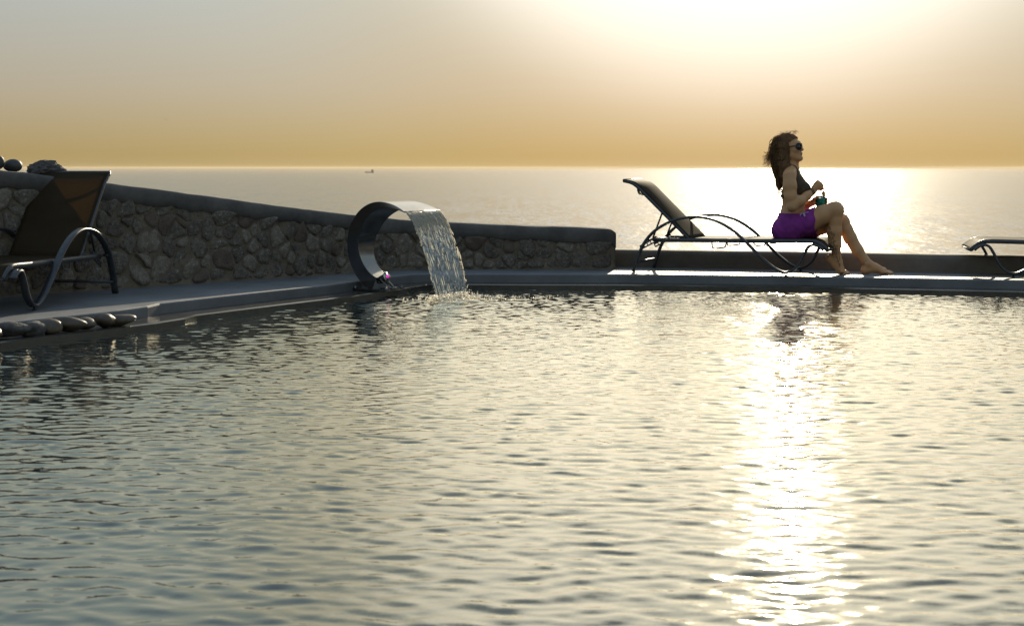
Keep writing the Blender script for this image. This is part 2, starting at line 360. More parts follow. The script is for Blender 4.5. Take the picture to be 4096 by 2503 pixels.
def bead_mat():                                  # strands and drops: clear, with bright glints
    m = bpy.data.materials.new('water_strands'); m.use_nodes = True; nt = m.node_tree; nt.nodes.clear()
    out = nadd(nt, 'ShaderNodeOutputMaterial')
    tp = nadd(nt, 'ShaderNodeBsdfTransparent'); tp.inputs[0].default_value = (0.96, 0.98, 0.99, 1)
    gl = nadd(nt, 'ShaderNodeBsdfGlossy'); gl.inputs['Roughness'].default_value = 0.24; gl.inputs['Color'].default_value = (0.98, 0.95, 0.9, 1)
    tr = nadd(nt, 'ShaderNodeBsdfTranslucent'); tr.inputs[0].default_value = (1.0, 0.95, 0.85, 1)
    n1 = nadd(nt, 'ShaderNodeTexNoise'); n1.inputs['Scale'].default_value = 55
    r = nadd(nt, 'ShaderNodeMapRange'); r.inputs[1].default_value = 0.4; r.inputs[2].default_value = 0.65; r.inputs[3].default_value = 0.15; r.inputs[4].default_value = 0.7; nt.links.new(n1.outputs[0], r.inputs[0])
    m1 = nadd(nt, 'ShaderNodeMixShader'); nt.links.new(r.outputs[0], m1.inputs[0]); nt.links.new(tp.outputs[0], m1.inputs[1]); nt.links.new(gl.outputs[0], m1.inputs[2])
    m2 = nadd(nt, 'ShaderNodeMixShader'); m2.inputs[0].default_value = 0.7; nt.links.new(m1.outputs[0], m2.inputs[1]); nt.links.new(tr.outputs[0], m2.inputs[2])
    nt.links.new(m2.outputs[0], out.inputs[0]); return m
M['bead'] = bead_mat()

# ------------------------------------------------------------------ the setting: sea, hillside, deck, pool
ZSEA = -60.0
xs = np.concatenate([-np.geomspace(60000, 30, 24), [0], np.geomspace(30, 60000, 24)]); ys = np.concatenate([[60], np.geomspace(90, 90000, 60)])
V = [(x, y, ZSEA) for y in ys for x in xs]; nx = len(xs)
F = [(j * nx + i, j * nx + i + 1, (j + 1) * nx + i + 1, (j + 1) * nx + i) for j in range(len(ys) - 1) for i in range(nx - 1)]
tag(mesh('sea', V, F, M['sea'], smooth=False), 'wide calm sea glittering under the low sun', 'sea', kind='structure')

# pool edge (deck level) measured along the coping, from beyond the left frame to beyond the right one
edge_px = [(471, 1241), (591, 1224), (641, 1212), (800, 1194), (1000, 1172), (1300, 1140), (1440, 1122), (1560, 1105), (1650, 1096)]
edge = [Vector((-5.2, 4.4, 0)), Vector((-3.9, 6.9, 0)), ground(0, 1291)] + [ground(*p) for p in edge_px] + \
       [ground(1720, 1094), ground(2100, 1096), ground(2467, 1096.5), ground(3139, 1104), ground(3700, 1113.5), ground(4096, 1121), Vector((5.6, 11.62, 0)), Vector((8.4, 10.9, 0))]
for v in edge: v.z = 0
def normals2d(P):
    out = []
    for i in range(len(P)):
        d = (P[min(i + 1, len(P) - 1)] - P[max(i - 1, 0)]); d.z = 0; d.normalize(); out.append(Vector((d.y, -d.x, 0)))
    return out
en = normals2d(edge)                            # points into the pool
outer = [Vector((9.2, 12.6, 0)), Vector((7.5, 12.8, 0)), Vector((4.24, 13.2, 0)), Vector((2.4, 13.8, 0)), Vector((1.0, 14.1, 0)), Vector((-1.15, 13.9, 0)), Vector((-3.9, 10.75, 0)), Vector((-6.8, 7.6, 0)), Vector((-8.2, 5.2, 0))]
def slab(name, edge, en, outer, depth, mat, z=0.0, bev=0.012):
    n = len(edge); V, F = [], []
    rows = [(-bev, z), (-bev * 0.3, z - bev * 0.3), (0, z - bev), (0, z - depth)]
    for d, zz in rows: V += [(e.x + nn.x * d, e.y + nn.y * d, zz) for e, nn in zip(edge, en)]
    o0 = len(V); V += [(p.x, p.y, z) for p in outer]; o1 = len(V); V += [(p.x, p.y, z - depth) for p in outer]
    F.append(tuple(range(n)) + tuple(o0 + k for k in range(len(outer))))
    for r in range(3):
        for i in range(n - 1): F.append((r * n + i, (r + 1) * n + i, (r + 1) * n + i + 1, r * n + i + 1))
    ring = list(range(len(outer)))
    for k in range(len(outer) - 1): F.append((o0 + k, o1 + k, o1 + k + 1, o0 + k + 1))
    o = mesh(name, V, F, mat, smooth=False); fix_normals(o)
    return o
tag(slab('deck', edge, en, outer, 0.9, M['concrete']), 'grey concrete pool deck running past the walls', 'deck', kind='structure')

# narrow overflow ledge just above the water, all along the coping
def strip(name, line, nrm, d0, d1, ztop, zbot, mat, lip=0.0):
    n = len(line); V, F = [], []
    for d, z in ((d0, ztop), ((d0 * 0.3 + d1 * 0.7), ztop - 0.002), (d1 - 0.02, ztop + lip), (d1, ztop + lip - 0.006), (d1 + 0.004, zbot)):
        V += [(e.x + k.x * d, e.y + k.y * d, z) for e, k in zip(line, nrm)]
    for r in range(4):
        for i in range(n - 1): F.append((r * n + i, (r + 1) * n + i, (r + 1) * n + i + 1, r * n + i + 1))
    return fix_normals(mesh(name, V, F, mat, smooth=False))
def resample(P, step):
    out = []
    for a, b in zip(P[:-1], P[1:]):
        k = max(1, int((b - a).length / step))
        for i in range(k): out.append(a.lerp(b, i / k))
    out.append(P[-1].copy()); return out
ed = resample(edge, 0.25); edn = normals2d(ed)
for _ in range(3): edn = [(edn[max(i - 1, 0)] + edn[i] * 2 + edn[min(i + 1, len(edn) - 1)]).normalized() for i in range(len(edn))]
ZLEDGE, ZW = -0.070, -0.104
tag(strip('pool_ledge', ed, edn, -0.03, 0.285, ZLEDGE, -0.9, M['wet_concrete'], lip=0.004), 'narrow wet concrete overflow ledge between coping and water', 'ledge', kind='structure')

# water: a field of small ripples (random directional spectrum), crests mostly across the view
DX = 0.0140
X0, X1, Y0, Y1 = -5.2, 7.2, 1.2, 12.95
NX, NY = int((X1 - X0) / DX), int((Y1 - Y0) / DX)
kx = np.fft.fftfreq(NX, DX) * 2 * np.pi; ky = np.fft.rfftfreq(NY, DX) * 2 * np.pi
KX, KY = np.meshgrid(kx, ky, indexing='ij'); K = np.hypot(KX, KY) + 1e-6
th = np.arctan2(KY, KX)
def spec(lam, width, direction, spread):
    lk = np.log(K / (2 * np.pi / lam)) / width
    return np.exp(-0.5 * lk ** 2) * np.abs(np.cos(th - direction)) ** spread
def field(S, rms_slope, seed):
    r = np.random.default_rng(seed)
    A = (r.normal(size=K.shape) + 1j * r.normal(size=K.shape)) * S / K ** 2     # slope-flat band
    h = np.fft.irfft2(A.T, s=(NY, NX)) if False else np.fft.irfft2(A, s=(NX, NY))
    gx, gy = np.gradient(h, DX); return h * (rms_slope / np.sqrt((gx ** 2 + gy ** 2).mean()))
hgt = field(spec(0.085, 0.36, R(84), 2.5), 0.068, 1) + field(spec(0.17, 0.30, R(97), 4), 0.018, 2) + field(spec(0.050, 0.24, R(80), 3), 0.036, 3) + field(spec(0.7, 0.3, R(80), 2), 0.006, 4)
gx_ = X0 + DX * np.arange(NX); gy_ = Y0 + DX * np.arange(NY)
GX, GY = np.meshgrid(gx_, gy_, indexing='ij')
LAND = np.array([-0.44, 11.66])                 # where the spout's water strikes
rr = np.hypot(GX - LAND[0], GY - LAND[1])
hgt += 0.0035 * np.cos(rr * 2 * np.pi / 0.16 + 1.5 * np.sin(GX * 9)) * np.exp(-(rr / 0.55) ** 2) + 0.002 * np.cos(rr * 2 * np.pi / 0.11) * np.exp(-(rr / 1.3) ** 2)
calm = np.clip(1.0 - 0.35 * np.exp(-((GX + 2.6) ** 2 / 1.2 + (GY - 9.6) ** 2 / 3.0)), 0, 1)
hgt *= calm
P2 = [(e.x + n.x * 0.15, e.y + n.y * 0.15) for e, n in zip(ed, edn)]
def inside(poly, X, Y):
    r = np.zeros(X.shape, bool); n = len(poly)
    for i in range(n):
        x1, y1 = poly[i]; x2, y2 = poly[(i + 1) % n]
        if y1 == y2: continue
        c = ((y1 > Y) != (y2 > Y)) & (X < (x2 - x1) * (Y - y1) / (y2 - y1) + x1); r ^= c
    return r
poly = P2 + [(9.0, 1.2), (-5.1, 1.2)]
keep = inside(poly, GX[:-1, :-1] + DX / 2, GY[:-1, :-1] + DX / 2)
idx = np.arange(NX * NY).reshape(NX, NY)
Q = np.stack([idx[:-1, :-1], idx[1:, :-1], idx[1:, 1:], idx[:-1, 1:]], -1)[keep]
used = np.unique(Q); remap = np.full(NX * NY, -1); remap[used] = np.arange(len(used))
VV = np.stack([GX.ravel(), GY.ravel(), ZW + hgt.ravel()], -1)[used]
tag(npmesh('pool_water', VV, remap[Q], M['water']), 'rippled dark pool water with sun glitter', 'water', kind='structure')
tag(mesh('pool_basin', *joinvf(box(-5.6, 8.6, 0.9, 13.2, -1.6, -1.5)), M['wet_concrete'], smooth=False), 'dark floor of the swimming pool', 'pool', kind='structure')
tag(mesh('near_deck', *joinvf(box(-8.2, 9.2, -4, 1.19, -0.9, 0.0)), M['concrete'], smooth=False), 'concrete deck at the near side of the pool', 'deck', kind='structure')
tag(mesh('side_deck', *joinvf(box(7.15, 11.4, 1.2, 11.18, -0.9, -0.002)), M['concrete'], smooth=False), 'concrete deck at the far right side of the pool', 'deck', kind='structure')
V, F = [], []; hx = np.linspace(-160, 160, 70); hy = np.concatenate([np.linspace(13.0, 20, 8), np.geomspace(22, 130, 24)])
for y in hy:
    for x in hx:
        z = -0.85 - max(0, y - 14) * 0.62 - 0.0
        V.append((x, y, z + (1.5 * vnoise((x, y, 0), 0.06) + 0.5 * vnoise((x, y, 0), 0.25)) * min(1, (y - 13) / 12) - (0.3 if y > 15 else 0)))
n = len(hx)
F = [(j * n + i, j * n + i + 1, (j + 1) * n + i + 1, (j + 1) * n + i) for j in range(len(hy) - 1) for i in range(n - 1)]
tag(mesh('hillside', V, F, M['hill']), 'dry rocky slope dropping from the terrace to the sea', 'hillside', kind='structure')

# ------------------------------------------------------------------ rubble wall with plastered top
wl_px = [(0, 1187), (565, 1149), (846, 1130), (1159, 1110), (1400, 1093)]
wall_line = [Vector((-5.9, 7.9, 0)), Vector((-4.6, 9.3, 0))] + [ground(*p) for p in wl_px] + [ground(1590, 1081), ground(1640, 1078), ground(1720, 1077), ground(1875, 1077), ground(2248, 1077.5), ground(2452, 1077)]
wall_top = [1.10, 1.0, 0.868, 0.74, 0.664, 0.567, 0.492, 0.438, 0.424, 0.412, 0.395, 0.372, 0.352]
cum = [0]
for a, b in zip(wall_line[:-1], wall_line[1:]): cum.append(cum[-1] + (b - a).length)
wnr = normals2d(wall_line)                       # front (pool side)
WL = cum[-1]
def wall_pt(s, z, d=0.0):
    s_ = min(max(s, 0), WL - 1e-6); i = max(k for k in range(len(cum) - 1) if cum[k] <= s_); t = (s_ - cum[i]) / (cum[i + 1] - cum[i])
    nn = wnr[i].lerp(wnr[i + 1], t).normalized(); p = wall_line[i].lerp(wall_line[i + 1], t)
    if s > WL: p = p + (wall_line[-1] - wall_line[-2]).normalized() * (s - WL)
    return Vector((p.x + nn.x * d, p.y + nn.y * d, z))
def wtop(s): return float(np.interp(s, cum, wall_top)) + 0.006 * vnoise((s, 0, 0), 2.5, 5)
CAPH = 0.12
rw = empty('rubble_wall', wall_line[5])
tag(rw, 'rubble stone wall with dark plastered top, sloping down beside the pool', 'wall')
inv = -Vector(wall_line[5])
def loc(vs): return [Vector(v) + inv for v in vs]
TH = 0.30
# mortar core
ns_, nz_ = int(WL / 0.03), 26
V, F = [], []
for i in range(ns_ + 1):
    s = (WL + 0.022) * i / ns_; top = wtop(min(s, WL)) - 0.03
    for j in range(nz_ + 1):
        z = -0.02 + (top + 0.02) * j / nz_
        d = -0.003 + 0.014 * vnoise((s, z, 0), 8, 1) + 0.008 * vnoise((s, z, 0), 22, 2)
        if z < 0.05: d += 0.012 * (0.05 - z) / 0.05
        V.append(wall_pt(s, z, d))
for i in range(ns_):
    for j in range(nz_): a = i * (nz_ + 1) + j; F.append((a, a + nz_ + 1, a + nz_ + 2, a + 1))
b0 = len(V)
for i in range(ns_ + 1):
    s = (WL + 0.022) * i / ns_
    V += [wall_pt(s, -0.02, -TH), wall_pt(s, wtop(min(s, WL)) - 0.03, -TH)]
for i in range(ns_): F.append((b0 + 2 * i, b0 + 2 * i + 1, b0 + 2 * i + 3, b0 + 2 * i + 2)); F.append((b0 + 2 * i + 1, i * (nz_ + 1) + nz_, (i + 1) * (nz_ + 1) + nz_, b0 + 2 * i + 3))
e0 = ns_ * (nz_ + 1)
F.append(tuple(e0 + j for j in range(nz_ + 1)) + (b0 + 2 * ns_ + 1, b0 + 2 * ns_))
fix_normals(mesh('mortar', loc(V), F, M['mortar'], rw))
# plaster cap with ragged lower edge, rounded shoulders
prof_n = 12
V, F = [], []; ncap = int((WL + 0.03) / 0.035)
for i in range(ncap + 1):
    s = -0.0 + (WL + 0.025) * i / ncap; top = wtop(min(s, WL)); low = CAPH + 0.022 * vnoise((s, 3, 0), 5, 3) + 0.015 * vnoise((s, 3, 0), 17, 4)
    end = max(0, (s - (WL - 0.03)) / 0.055); top -= 0.03 * end ** 2
    pr = [(-0.004, top - low - 0.012), (0.016, top - low), (0.022, top - low * 0.6), (0.022, top - 0.045), (0.017, top - 0.02), (0.004, top - 0.005), (-0.02, top), (-TH / 2, top + 0.004), (-TH + 0.01, top), (-TH - 0.012, top - 0.012), (-TH - 0.02, top - 0.035), (-TH - 0.02, top - CAPH)]
    for d, z in pr:
        V.append(wall_pt(s, z + 0.003 * vnoise((s, z, d), 9, 6), d + (0.006 * vnoise((s, z, 0), 6, 7) if d > 0 else 0)))
for i in range(ncap):
    for k in range(prof_n):
        k2 = (k + 1) % prof_n; F.append((i * prof_n + k, (i + 1) * prof_n + k, (i + 1) * prof_n + k2, i * prof_n + k2))
F.append(tuple(range(prof_n))); F.append(tuple(ncap * prof_n + k for k in range(prof_n)))
fix_normals(mesh('plaster_cap', loc(V), F, M['plaster'], rw))
# stones: relaxed cells, shrunk and bulged
def clip_poly(poly, a, n):                       # keep side where (p-a).n <= 0
    out = []
    for i in range(len(poly)):
        p, q = poly[i], poly[(i + 1) % len(poly)]; dp, dq = float(np.dot(p - a, n)), float(np.dot(q - a, n))
        if dp <= 0: out.append(p)
        if (dp < 0 < dq) or (dq < 0 < dp): out.append(p + (q - p) * (dp / (dp - dq)))
    return out
sr = np.random.default_rng(21)
pts = []; s = 0.05
tries = 0
while tries < 6000 and len(pts) < 285:
    tries += 1
    s = sr.uniform(0.02, WL - 0.02); ztop = wtop(s) - CAPH + 0.015
    z = sr.uniform(0.02, max(0.06, ztop - 0.03)); r = sr.choice([0.062, 0.082, 0.10, 0.125], p=[0.3, 0.34, 0.24, 0.12])
    if all(math.hypot((s - a) * 0.92, (z - b) * 1.15) > (r + c) * 0.5 * 1.12 for a, b, c in pts): pts.append((s, z, r))
pa = np.array(pts)
smats = [M['stoneA'], M['stoneB'], M['stoneC'], M['stoneD']]
nst = 0
for i, (s, z, r) in enumerate(pts):
    ztop = wtop(s) - CAPH + 0.02
    poly = [np.array(p) for p in ((s - 0.2, 0.004), (min(s + 0.2, WL - 0.012), 0.004), (min(s + 0.2, WL - 0.012), ztop), (s - 0.2, ztop))]
    c = np.array((s, z))
    for j in np.argsort((pa[:, 0] - s) ** 2 + (pa[:, 1] - z) ** 2)[1:22]:
        d = pa[j, :2] - c; L = np.hypot(*d)
        if L > 0.45: break
        wgt = 0.5 + 0.5 * (r ** 2 - pa[j, 2] ** 2) / L ** 2 * 0.6
        poly = clip_poly(poly, c + d * min(max(wgt, 0.2), 0.8), d / L)
        if len(poly) < 3: break
    if len(poly) < 3: continue
    # chamfer corners once, roughen
    pp = []
    for k in range(len(poly)):
        a, b = poly[k], poly[(k + 1) % len(poly)]; L = np.hypot(*(b - a))
        if L < 0.012: continue
        pp += [a + (b - a) * sr.uniform(0.16, 0.30), a + (b - a) * sr.uniform(0.70, 0.84)]
        if L > 0.07: pp.insert(-1, a + (b - a) * sr.uniform(0.42, 0.58))
    if len(pp) < 5: continue
    ctr = sum(pp) / len(pp); maxr = max(np.hypot(*(p - ctr)) for p in pp)
    gap = sr.uniform(0.003, 0.013)
    if maxr < 0.03: continue
    outl = []
    for p in pp:
        v = p - ctr; L = np.hypot(*v); L2 = max(0.01, L - gap - 0.05 * max(0, L - 0.085)) * (1 + sr.normal() * 0.06); outl.append(ctr + v / L * L2)
    proud = sr.uniform(0.003, 0.018); tilt = sr.normal(size=2) * 0.10
    n = len(outl); V, F = [], []
    for f, dd in ((1.0, -0.05), (1.0, proud * 0.45 - 0.006), (0.88, proud * 0.85), (0.55, proud)):
        for q, p in enumerate(outl):
            v = ctr + (p - ctr) * f; dl = dd
            if dd > 0: dl = dd + float(np.dot(v - ctr, tilt)) + 0.012 * vnoise((v[0], v[1], i), 26, 8)
            V.append(wall_pt(float(v[0]), float(max(v[1], 0.003)), dl))
    V.append(wall_pt(float(ctr[0]), float(ctr[1]), proud + 0.004 * sr.normal()))
    for r_ in range(3):
        for k in range(n): F.append((r_ * n + k, r_ * n + (k + 1) % n, (r_ + 1) * n + (k + 1) % n, (r_ + 1) * n + k))
    for k in range(n): F.append((3 * n + k, 3 * n + (k + 1) % n, 4 * n))
    fix_normals(mesh('stone', loc(V), F, smats[int(sr.choice(4, p=[0.42, 0.28, 0.2, 0.10]))], rw)); nst += 1
print('stones', nst)

# low plastered parapet behind the loungers
lp = [Vector((0.62, 13.78, 0)), Vector((1.07, 13.66, 0)), Vector((2.37, 13.33, 0)), Vector((3.46, 12.95, 0)), Vector((4.24, 12.76, 0)), Vector((5.6, 12.45, 0)), Vector((8.9, 11.75, 0))]
lr = resample(lp, 0.09); ln = normals2d(lr)
for _ in range(4): ln = [(ln[max(i - 1, 0)] + ln[i] * 2 + ln[min(i + 1, len(ln) - 1)]).normalized() for i in range(len(ln))]
V, F = [], []
pf = [(0.0, -0.02), (0.0, 0.05), (0.0, 0.11), (-0.006, 0.136), (-0.03, 0.148), (-0.13, 0.152), (-0.24, 0.148), (-0.26, 0.13), (-0.26, -0.02)]
for i, (p, q) in enumerate(zip(lr, ln)):
    for d, z in pf:
        d2 = d + 0.006 * vnoise((i * 0.09, z, d), 2.2, 9); z2 = z + (0.005 * vnoise((i * 0.09, 0, 0), 1.4, 10) + 0.003 * vnoise((i * .09, d, 0), 7, 11) if z > 0.1 else 0)
        V.append((p.x + q.x * d2, p.y + q.y * d2, z2))
m_ = len(pf)
for i in range(len(lr) - 1):
    for k in range(m_ - 1): F.append((i * m_ + k, (i + 1) * m_ + k, (i + 1) * m_ + k + 1, i * m_ + k + 1))
F.append(tuple(range(m_))); F.append(tuple((len(lr) - 1) * m_ + k for k in range(m_)))
tag(fix_normals(mesh('parapet_wall', V, F, M['parapet'])), 'low smooth brown plastered parapet behind the woman and her lounger', 'wall')

# ------------------------------------------------------------------ loose stones
def pebble(name, c, rad, mat, seed, rough=0.06, freq=6, rz=0.0, sub=3, label=None, cat='stone', group=None, flat=False):
    bm = bmesh.new(); bmesh.ops.create_icosphere(bm, subdivisions=sub, radius=1.0)
    for v in bm.verts:
        d = v.co.normalized(); n = vnoise(d, freq * 0.18, seed) + (0.5 * vnoise(d, freq * 0.45, seed + 1) + 0.3 * vnoise(d, freq, seed + 2) if flat else 0)
        v.co = d * (1 + rough * 2.2 * n); v.co.x *= rad[0]; v.co.y *= rad[1]; v.co.z *= rad[2]
        if flat and v.co.z < -rad[2] * 0.75: v.co.z = -rad[2] * 0.75
    me = bpy.data.meshes.new(name); bm.to_mesh(me); bm.free()
    me.polygons.foreach_set('use_smooth', [not flat] * len(me.polygons)); me.materials.append(mat)
    o = bpy.data.objects.new(name, me); C.objects.link(o); o.location = c; o.rotation_euler = (0, 0, rz)
    lo = min(v.co.z for v in me.vertices)
    for v in me.vertices: v.co.z -= lo
    return tag(o, label, cat, group)
def on_wall(px, d=-0.16):
    best = min(np.linspace(0, WL, 700), key=lambda s: abs((2048 + wall_pt(s, 0, d).x / wall_pt(s, 0, d).y * FPX) - px))
    p = wall_pt(best, 0, d); p.z = wtop(best) + 0.001; return p
pebble('beach_stone', on_wall(-16), (0.062, 0.055, 0.058), M['dark_pebble'], 3, label='tall rounded dark stone on the wall top, beside the flat dark stone', sub=3)
pebble('beach_stone', on_wall(50), (0.066, 0.06, 0.046), M['dark_pebble'], 5, rz=0.3, label='flat smooth dark stone lying on the wall top between two others', sub=3)
pebble('lava_rock', on_wall(178), (0.122, 0.085, 0.066), M['rough_rock'], 9, rough=0.16, freq=7, sub=4, flat=True, label='jagged dark lava rock on the wall top behind the folded-up lounger back', cat='rock')

cob = [(50, 1352, 0.098, 0.046, 'rough'), (138, 1342, 0.076, 0.043, 'rough'), (203, 1335, 0.074, 0.043, 'c'), (268, 1328, 0.098, 0.049, 'c'), (350, 1319, 0.056, 0.037, 'c'), (424, 1311, 0.060, 0.043, 'c'), (490, 1304, 0.080, 0.040, 'c'), (-60, 1366, 0.09, 0.045, 'c')]
clab = ['large rough dark stone at the end of the pool-edge row', 'angular rough stone in the pool-edge row, beside the large dark one', 'pale smooth cobble next to the angular stone on the pool edge', 'long domed brown cobble in the pool-edge row', 'smallest flat brown cobble in the pool-edge row', 'rounded upright brown cobble beside the last one of the pool-edge row', 'broad brown cobble ending the pool-edge row by the coping jog', 'brown cobble before the large rough stone on the pool edge']
for i, (px, py, hw, hh, kd) in enumerate(cob):
    p = ground(px, py, ZLEDGE + 0.003)
    p.x -= 0.02; p.y += 0.03
    p.z = ZLEDGE + 0.001
    pebble('cobble', p, (hw * 1.1, 0.064 + 0.01 * (i % 3), hh * 0.95), M['rough_rock'] if kd == 'rough' else M['cobble'], 20 + i, rough=0.16 if kd == 'rough' else 0.10, rz=R(24 + 9 * math.sin(i * 2.1)), sub=3, label=clab[i], cat='stone', group='cobbles along the pool edge').rotation_euler = (R((-6, 5, 8, -4, 3, -9, 6, 2)[i]), R((4, -7, 3, 6, -5, 8, -6, 5)[i]), R(24 + 14 * math.sin(i * 2.1)))

# ------------------------------------------------------------------ sun lounger
FR = catmull([(0.0, 0.004), (0.04, 0.13), (0.098, 0.253), (0.19, 0.355), (0.328, 0.434), (0.442, 0.463), (0.533, 0.472), (0.623, 0.466), (0.735, 0.434), (0.846, 0.372), (0.934, 0.301), (1.011, 0.226), (1.099, 0.141), (1.186, 0.072), (1.25, 0.038), (1.297, 0.030), (1.349, 0.048), (1.402, 0.10), (1.44, 0.175), (1.475, 0.236), (1.51, 0.258), (1.56, 0.248), (1.60, 0.218)], 4)
def make_lounger(recline, label, rz, loc_, skip=()):
    root = empty('sun_lounger', loc_, rz); tag(root, label, 'sun lounger', 'sun loungers on the pool deck')
    HB, HS = 0.305, 0.262
    for sgn in (-1, 1):
        y = sgn * HB
        V, F = band([(p[0], y, p[1]) for p in FR], (0, 1, 0), 0.048, 0.021)
        fr = fix_normals(mesh('side_frame', V, F, M['frame'], root)); 
        mesh('foot_peg', *tube([(1.297, y, 0.0), (1.297, y, 0.008), (1.297, y, 0.009), (1.297, y, 0.026)], [0.014, 0.014, 0.006, 0.006], 10), M['rubber'], fr)
        rail = catmull([(0.17, sgn * HS, 0.272), (0.5, sgn * HS, 0.276), (0.9, sgn * HS, 0.278), (1.25, sgn * HS, 0.282), (1.47, sgn * HS, 0.286), (1.535, sgn * HS, 0.278), (1.58, sgn * HS, 0.252), (1.625, sgn * HS, 0.215)], 4)
        V, F = band(rail, (0, 1, 0), 0.026, 0.034); fix_normals(mesh('side_rail', V, F, M['frame'], root))
        # bolts joining rail and frame
        for a, b in ((0.96, 0.276), (0.125, 0.276), (1.53, 0.262)): mesh('rail_bolt', *tube([(a, sgn * (HS + 0.005), b), (a, sgn * (HB + 0.002), b)], 0.009, 8), M['frame'], root)
        gl_ = catmull([(0.667, sgn * HS, 0.262), (0.672, sgn * HS, 0.225), (0.69, sgn * HS, 0.211), (0.77, sgn * HS, 0.222), (0.783, sgn * HS, 0.235), (0.79, sgn * HS, 0.264)], 4)
        fix_normals(mesh('guard_loop', *tube(gl_, 0.006, 8), M['frame'], root))
        g2_ = catmull([(1.02, sgn * HS, 0.264), (1.03, sgn * HS, 0.247), (1.06, sgn * HS, 0.238), (1.1, sgn * HS, 0.242), (1.125, sgn * HS, 0.266)], 4)
        fix_normals(mesh('guard_loop', *tube(g2_, 0.006, 8), M['frame'], root))
    # seat sling, sagging slightly
    def sling(path, hw, sag, name, par=root):
        P = path; n = len(P); m = 15; V, F = [], []
        for side in (1, -1):
            for i in range(n):
                for j in range(m):
                    v = -1 + 2 * j / (m - 1); t = i / (n - 1); tn = Vector(P[min(i + 1, n - 1)]) - Vector(P[max(i - 1, 0)]); nn = Vector((-tn.z, 0, tn.x)).normalized()
                    q = Vector(P[i]) + nn * (0.0015 * side - sag * (1 - v * v) * math.sin(math.pi * min(max(t, 0.03), 0.97)))
                    V.append((q.x, v * hw, q.z))
        N = n * m
        for i in range(n - 1):
            for j in range(m - 1):
                a = i * m + j; F.append((a, a + 1, a + m + 1, a + m)); F.append((N + a, N + a + m, N + a + m + 1, N + a + 1))
        rim = [j for j in range(m)] + [i * m + m - 1 for i in range(1, n)] + [(n - 1) * m + j for j in range(m - 2, -1, -1)] + [i * m for i in range(n - 2, 0, -1)]
        for a, b in zip(rim, rim[1:] + rim[:1]): F.append((a, N + a, N + b, b))
        return fix_normals(mesh(name, V, F, M['sling'], par))
    seat_path = [Vector(p) for p in catmull([(0.5, 0, 0.291), (0.8, 0, 0.293), (1.15, 0, 0.297), (1.40, 0, 0.302), (1.47, 0, 0.302), (1.54, 0, 0.293), (1.585, 0, 0.266), (1.627, 0, 0.232)], 5)]
    sling(seat_path, HS + 0.004, 0.012, 'seat_sling')
    # backrest: stiles, top bar, curved brace bar, sling
    ca, sa = math.cos(recline), math.sin(recline)
    def bk(d, off=0.0): return Vector((0.49 - d * ca - off * sa, 0, 0.284 + d * sa - off * ca))   # off: behind the sling
    Lb = 0.70; HBk = 0.245
    tipd = (-0.085, 0.012) if recline < R(47) else (-0.07, 0.035)
    cl = [bk(0.0), bk(0.2), bk(0.4), bk(0.55), bk(0.64), bk(0.70) + Vector((-0.012, 0, -0.006)), bk(0.70) + Vector((tipd[0], 0, tipd[1]))]
    cl = [Vector(p) for p in catmull(cl, 4)]
    br = None
    for sgn in (-1, 1):
        V, F = band([(p.x + 0.012 * sa * -1, sgn * HBk, p.z - 0.012) for p in cl], (0, 1, 0), 0.03, 0.026)
        fix_normals(mesh('backrest_stile', V, F, M['frame'], root))
    tp = cl[-1]
    fix_normals(mesh('backrest_top_bar', *tube([(tp.x, -HBk - 0.012, tp.z - 0.008), (tp.x, HBk + 0.012, tp.z - 0.008)], 0.014, 10), M['frame'], root))
    bp = bk(0.63, 0.02)
    cb = [(bp.x - 0.06 * (1 - v * v) * sa * 0.9, v * HBk, bp.z - 0.06 * (1 - v * v) * 0.9) for v in np.linspace(-1, 1, 13)]
    fix_normals(mesh('brace_bar', *tube(cb, 0.011, 8), M['frame'], root))
    sling(cl, HBk + 0.006, 0.018, 'backrest_sling')
    # ratchet supports: toothed bars from under the rail to the back of the backrest
    for sgn in (-1, 1):
        yy = sgn * 0.215
        a = Vector((0.03, yy, 0.214)); b = Vector((0.175, yy, 0.300)); e = bk(0.34, 0.03); e.y = yy
        parts = [band([a, b], (0, 1, 0), 0.010, 0.016), band([a + Vector((0.012, 0, -0.022)), b + Vector((0.02, 0, -0.03))], (0, 1, 0), 0.010, 0.012)]
        for k in range(6):
            q = a.lerp(b, k / 5); parts.append(band([q, q + Vector((0.014, 0, -0.026))], (0, 1, 0), 0.010, 0.008))
        parts.append(tube([b + Vector((-0.03, 0, -0.01)), e], 0.008, 8))
        fix_normals(mesh('ratchet_support', *joinvf(*parts), M['frame'], root))
    fix_normals(mesh('crossbar', *tube([(0.030, -HB, 0.085), (0.030, HB, 0.085)], 0.011, 10), M['frame'], root))
    fix_normals(mesh('crossbar', *tube([(0.165, -HS, 0.272), (0.165, HS, 0.272)], 0.013, 10), M['frame'], root))
    fix_normals(mesh('crossbar', *tube([(0.50, -HS, 0.268), (0.50, HS, 0.268)], 0.012, 10), M['frame'], root))
    fix_normals(mesh('crossbar', *tube([(1.622, -HS, 0.214), (1.622, HS, 0.214)], 0.012, 10), M['frame'], root))
    return root
c215, s215 = math.cos(R(21.5)), math.sin(R(21.5))
make_lounger(R(44), 'dark reclined sun lounger on which the woman in purple sits', R(-21.5), (1.03 + 0.3 * s215, 13.0 + 0.3 * c215, 0))
ul = Vector((-0.131, -0.991, 0)); wl2 = Vector((0.991, -0.131, 0))
pl_ = Vector((-2.79, 10.80, 0)) - wl2 * 0.305
make_lounger(R(50), 'dark sun lounger with brown sling back raised beside the stone wall', math.atan2(ul.y, ul.x), pl_)
ur = Vector((-0.98, 0.17, 0)).normalized(); vr = Vector((-ur.y, ur.x, 0))      # local +y
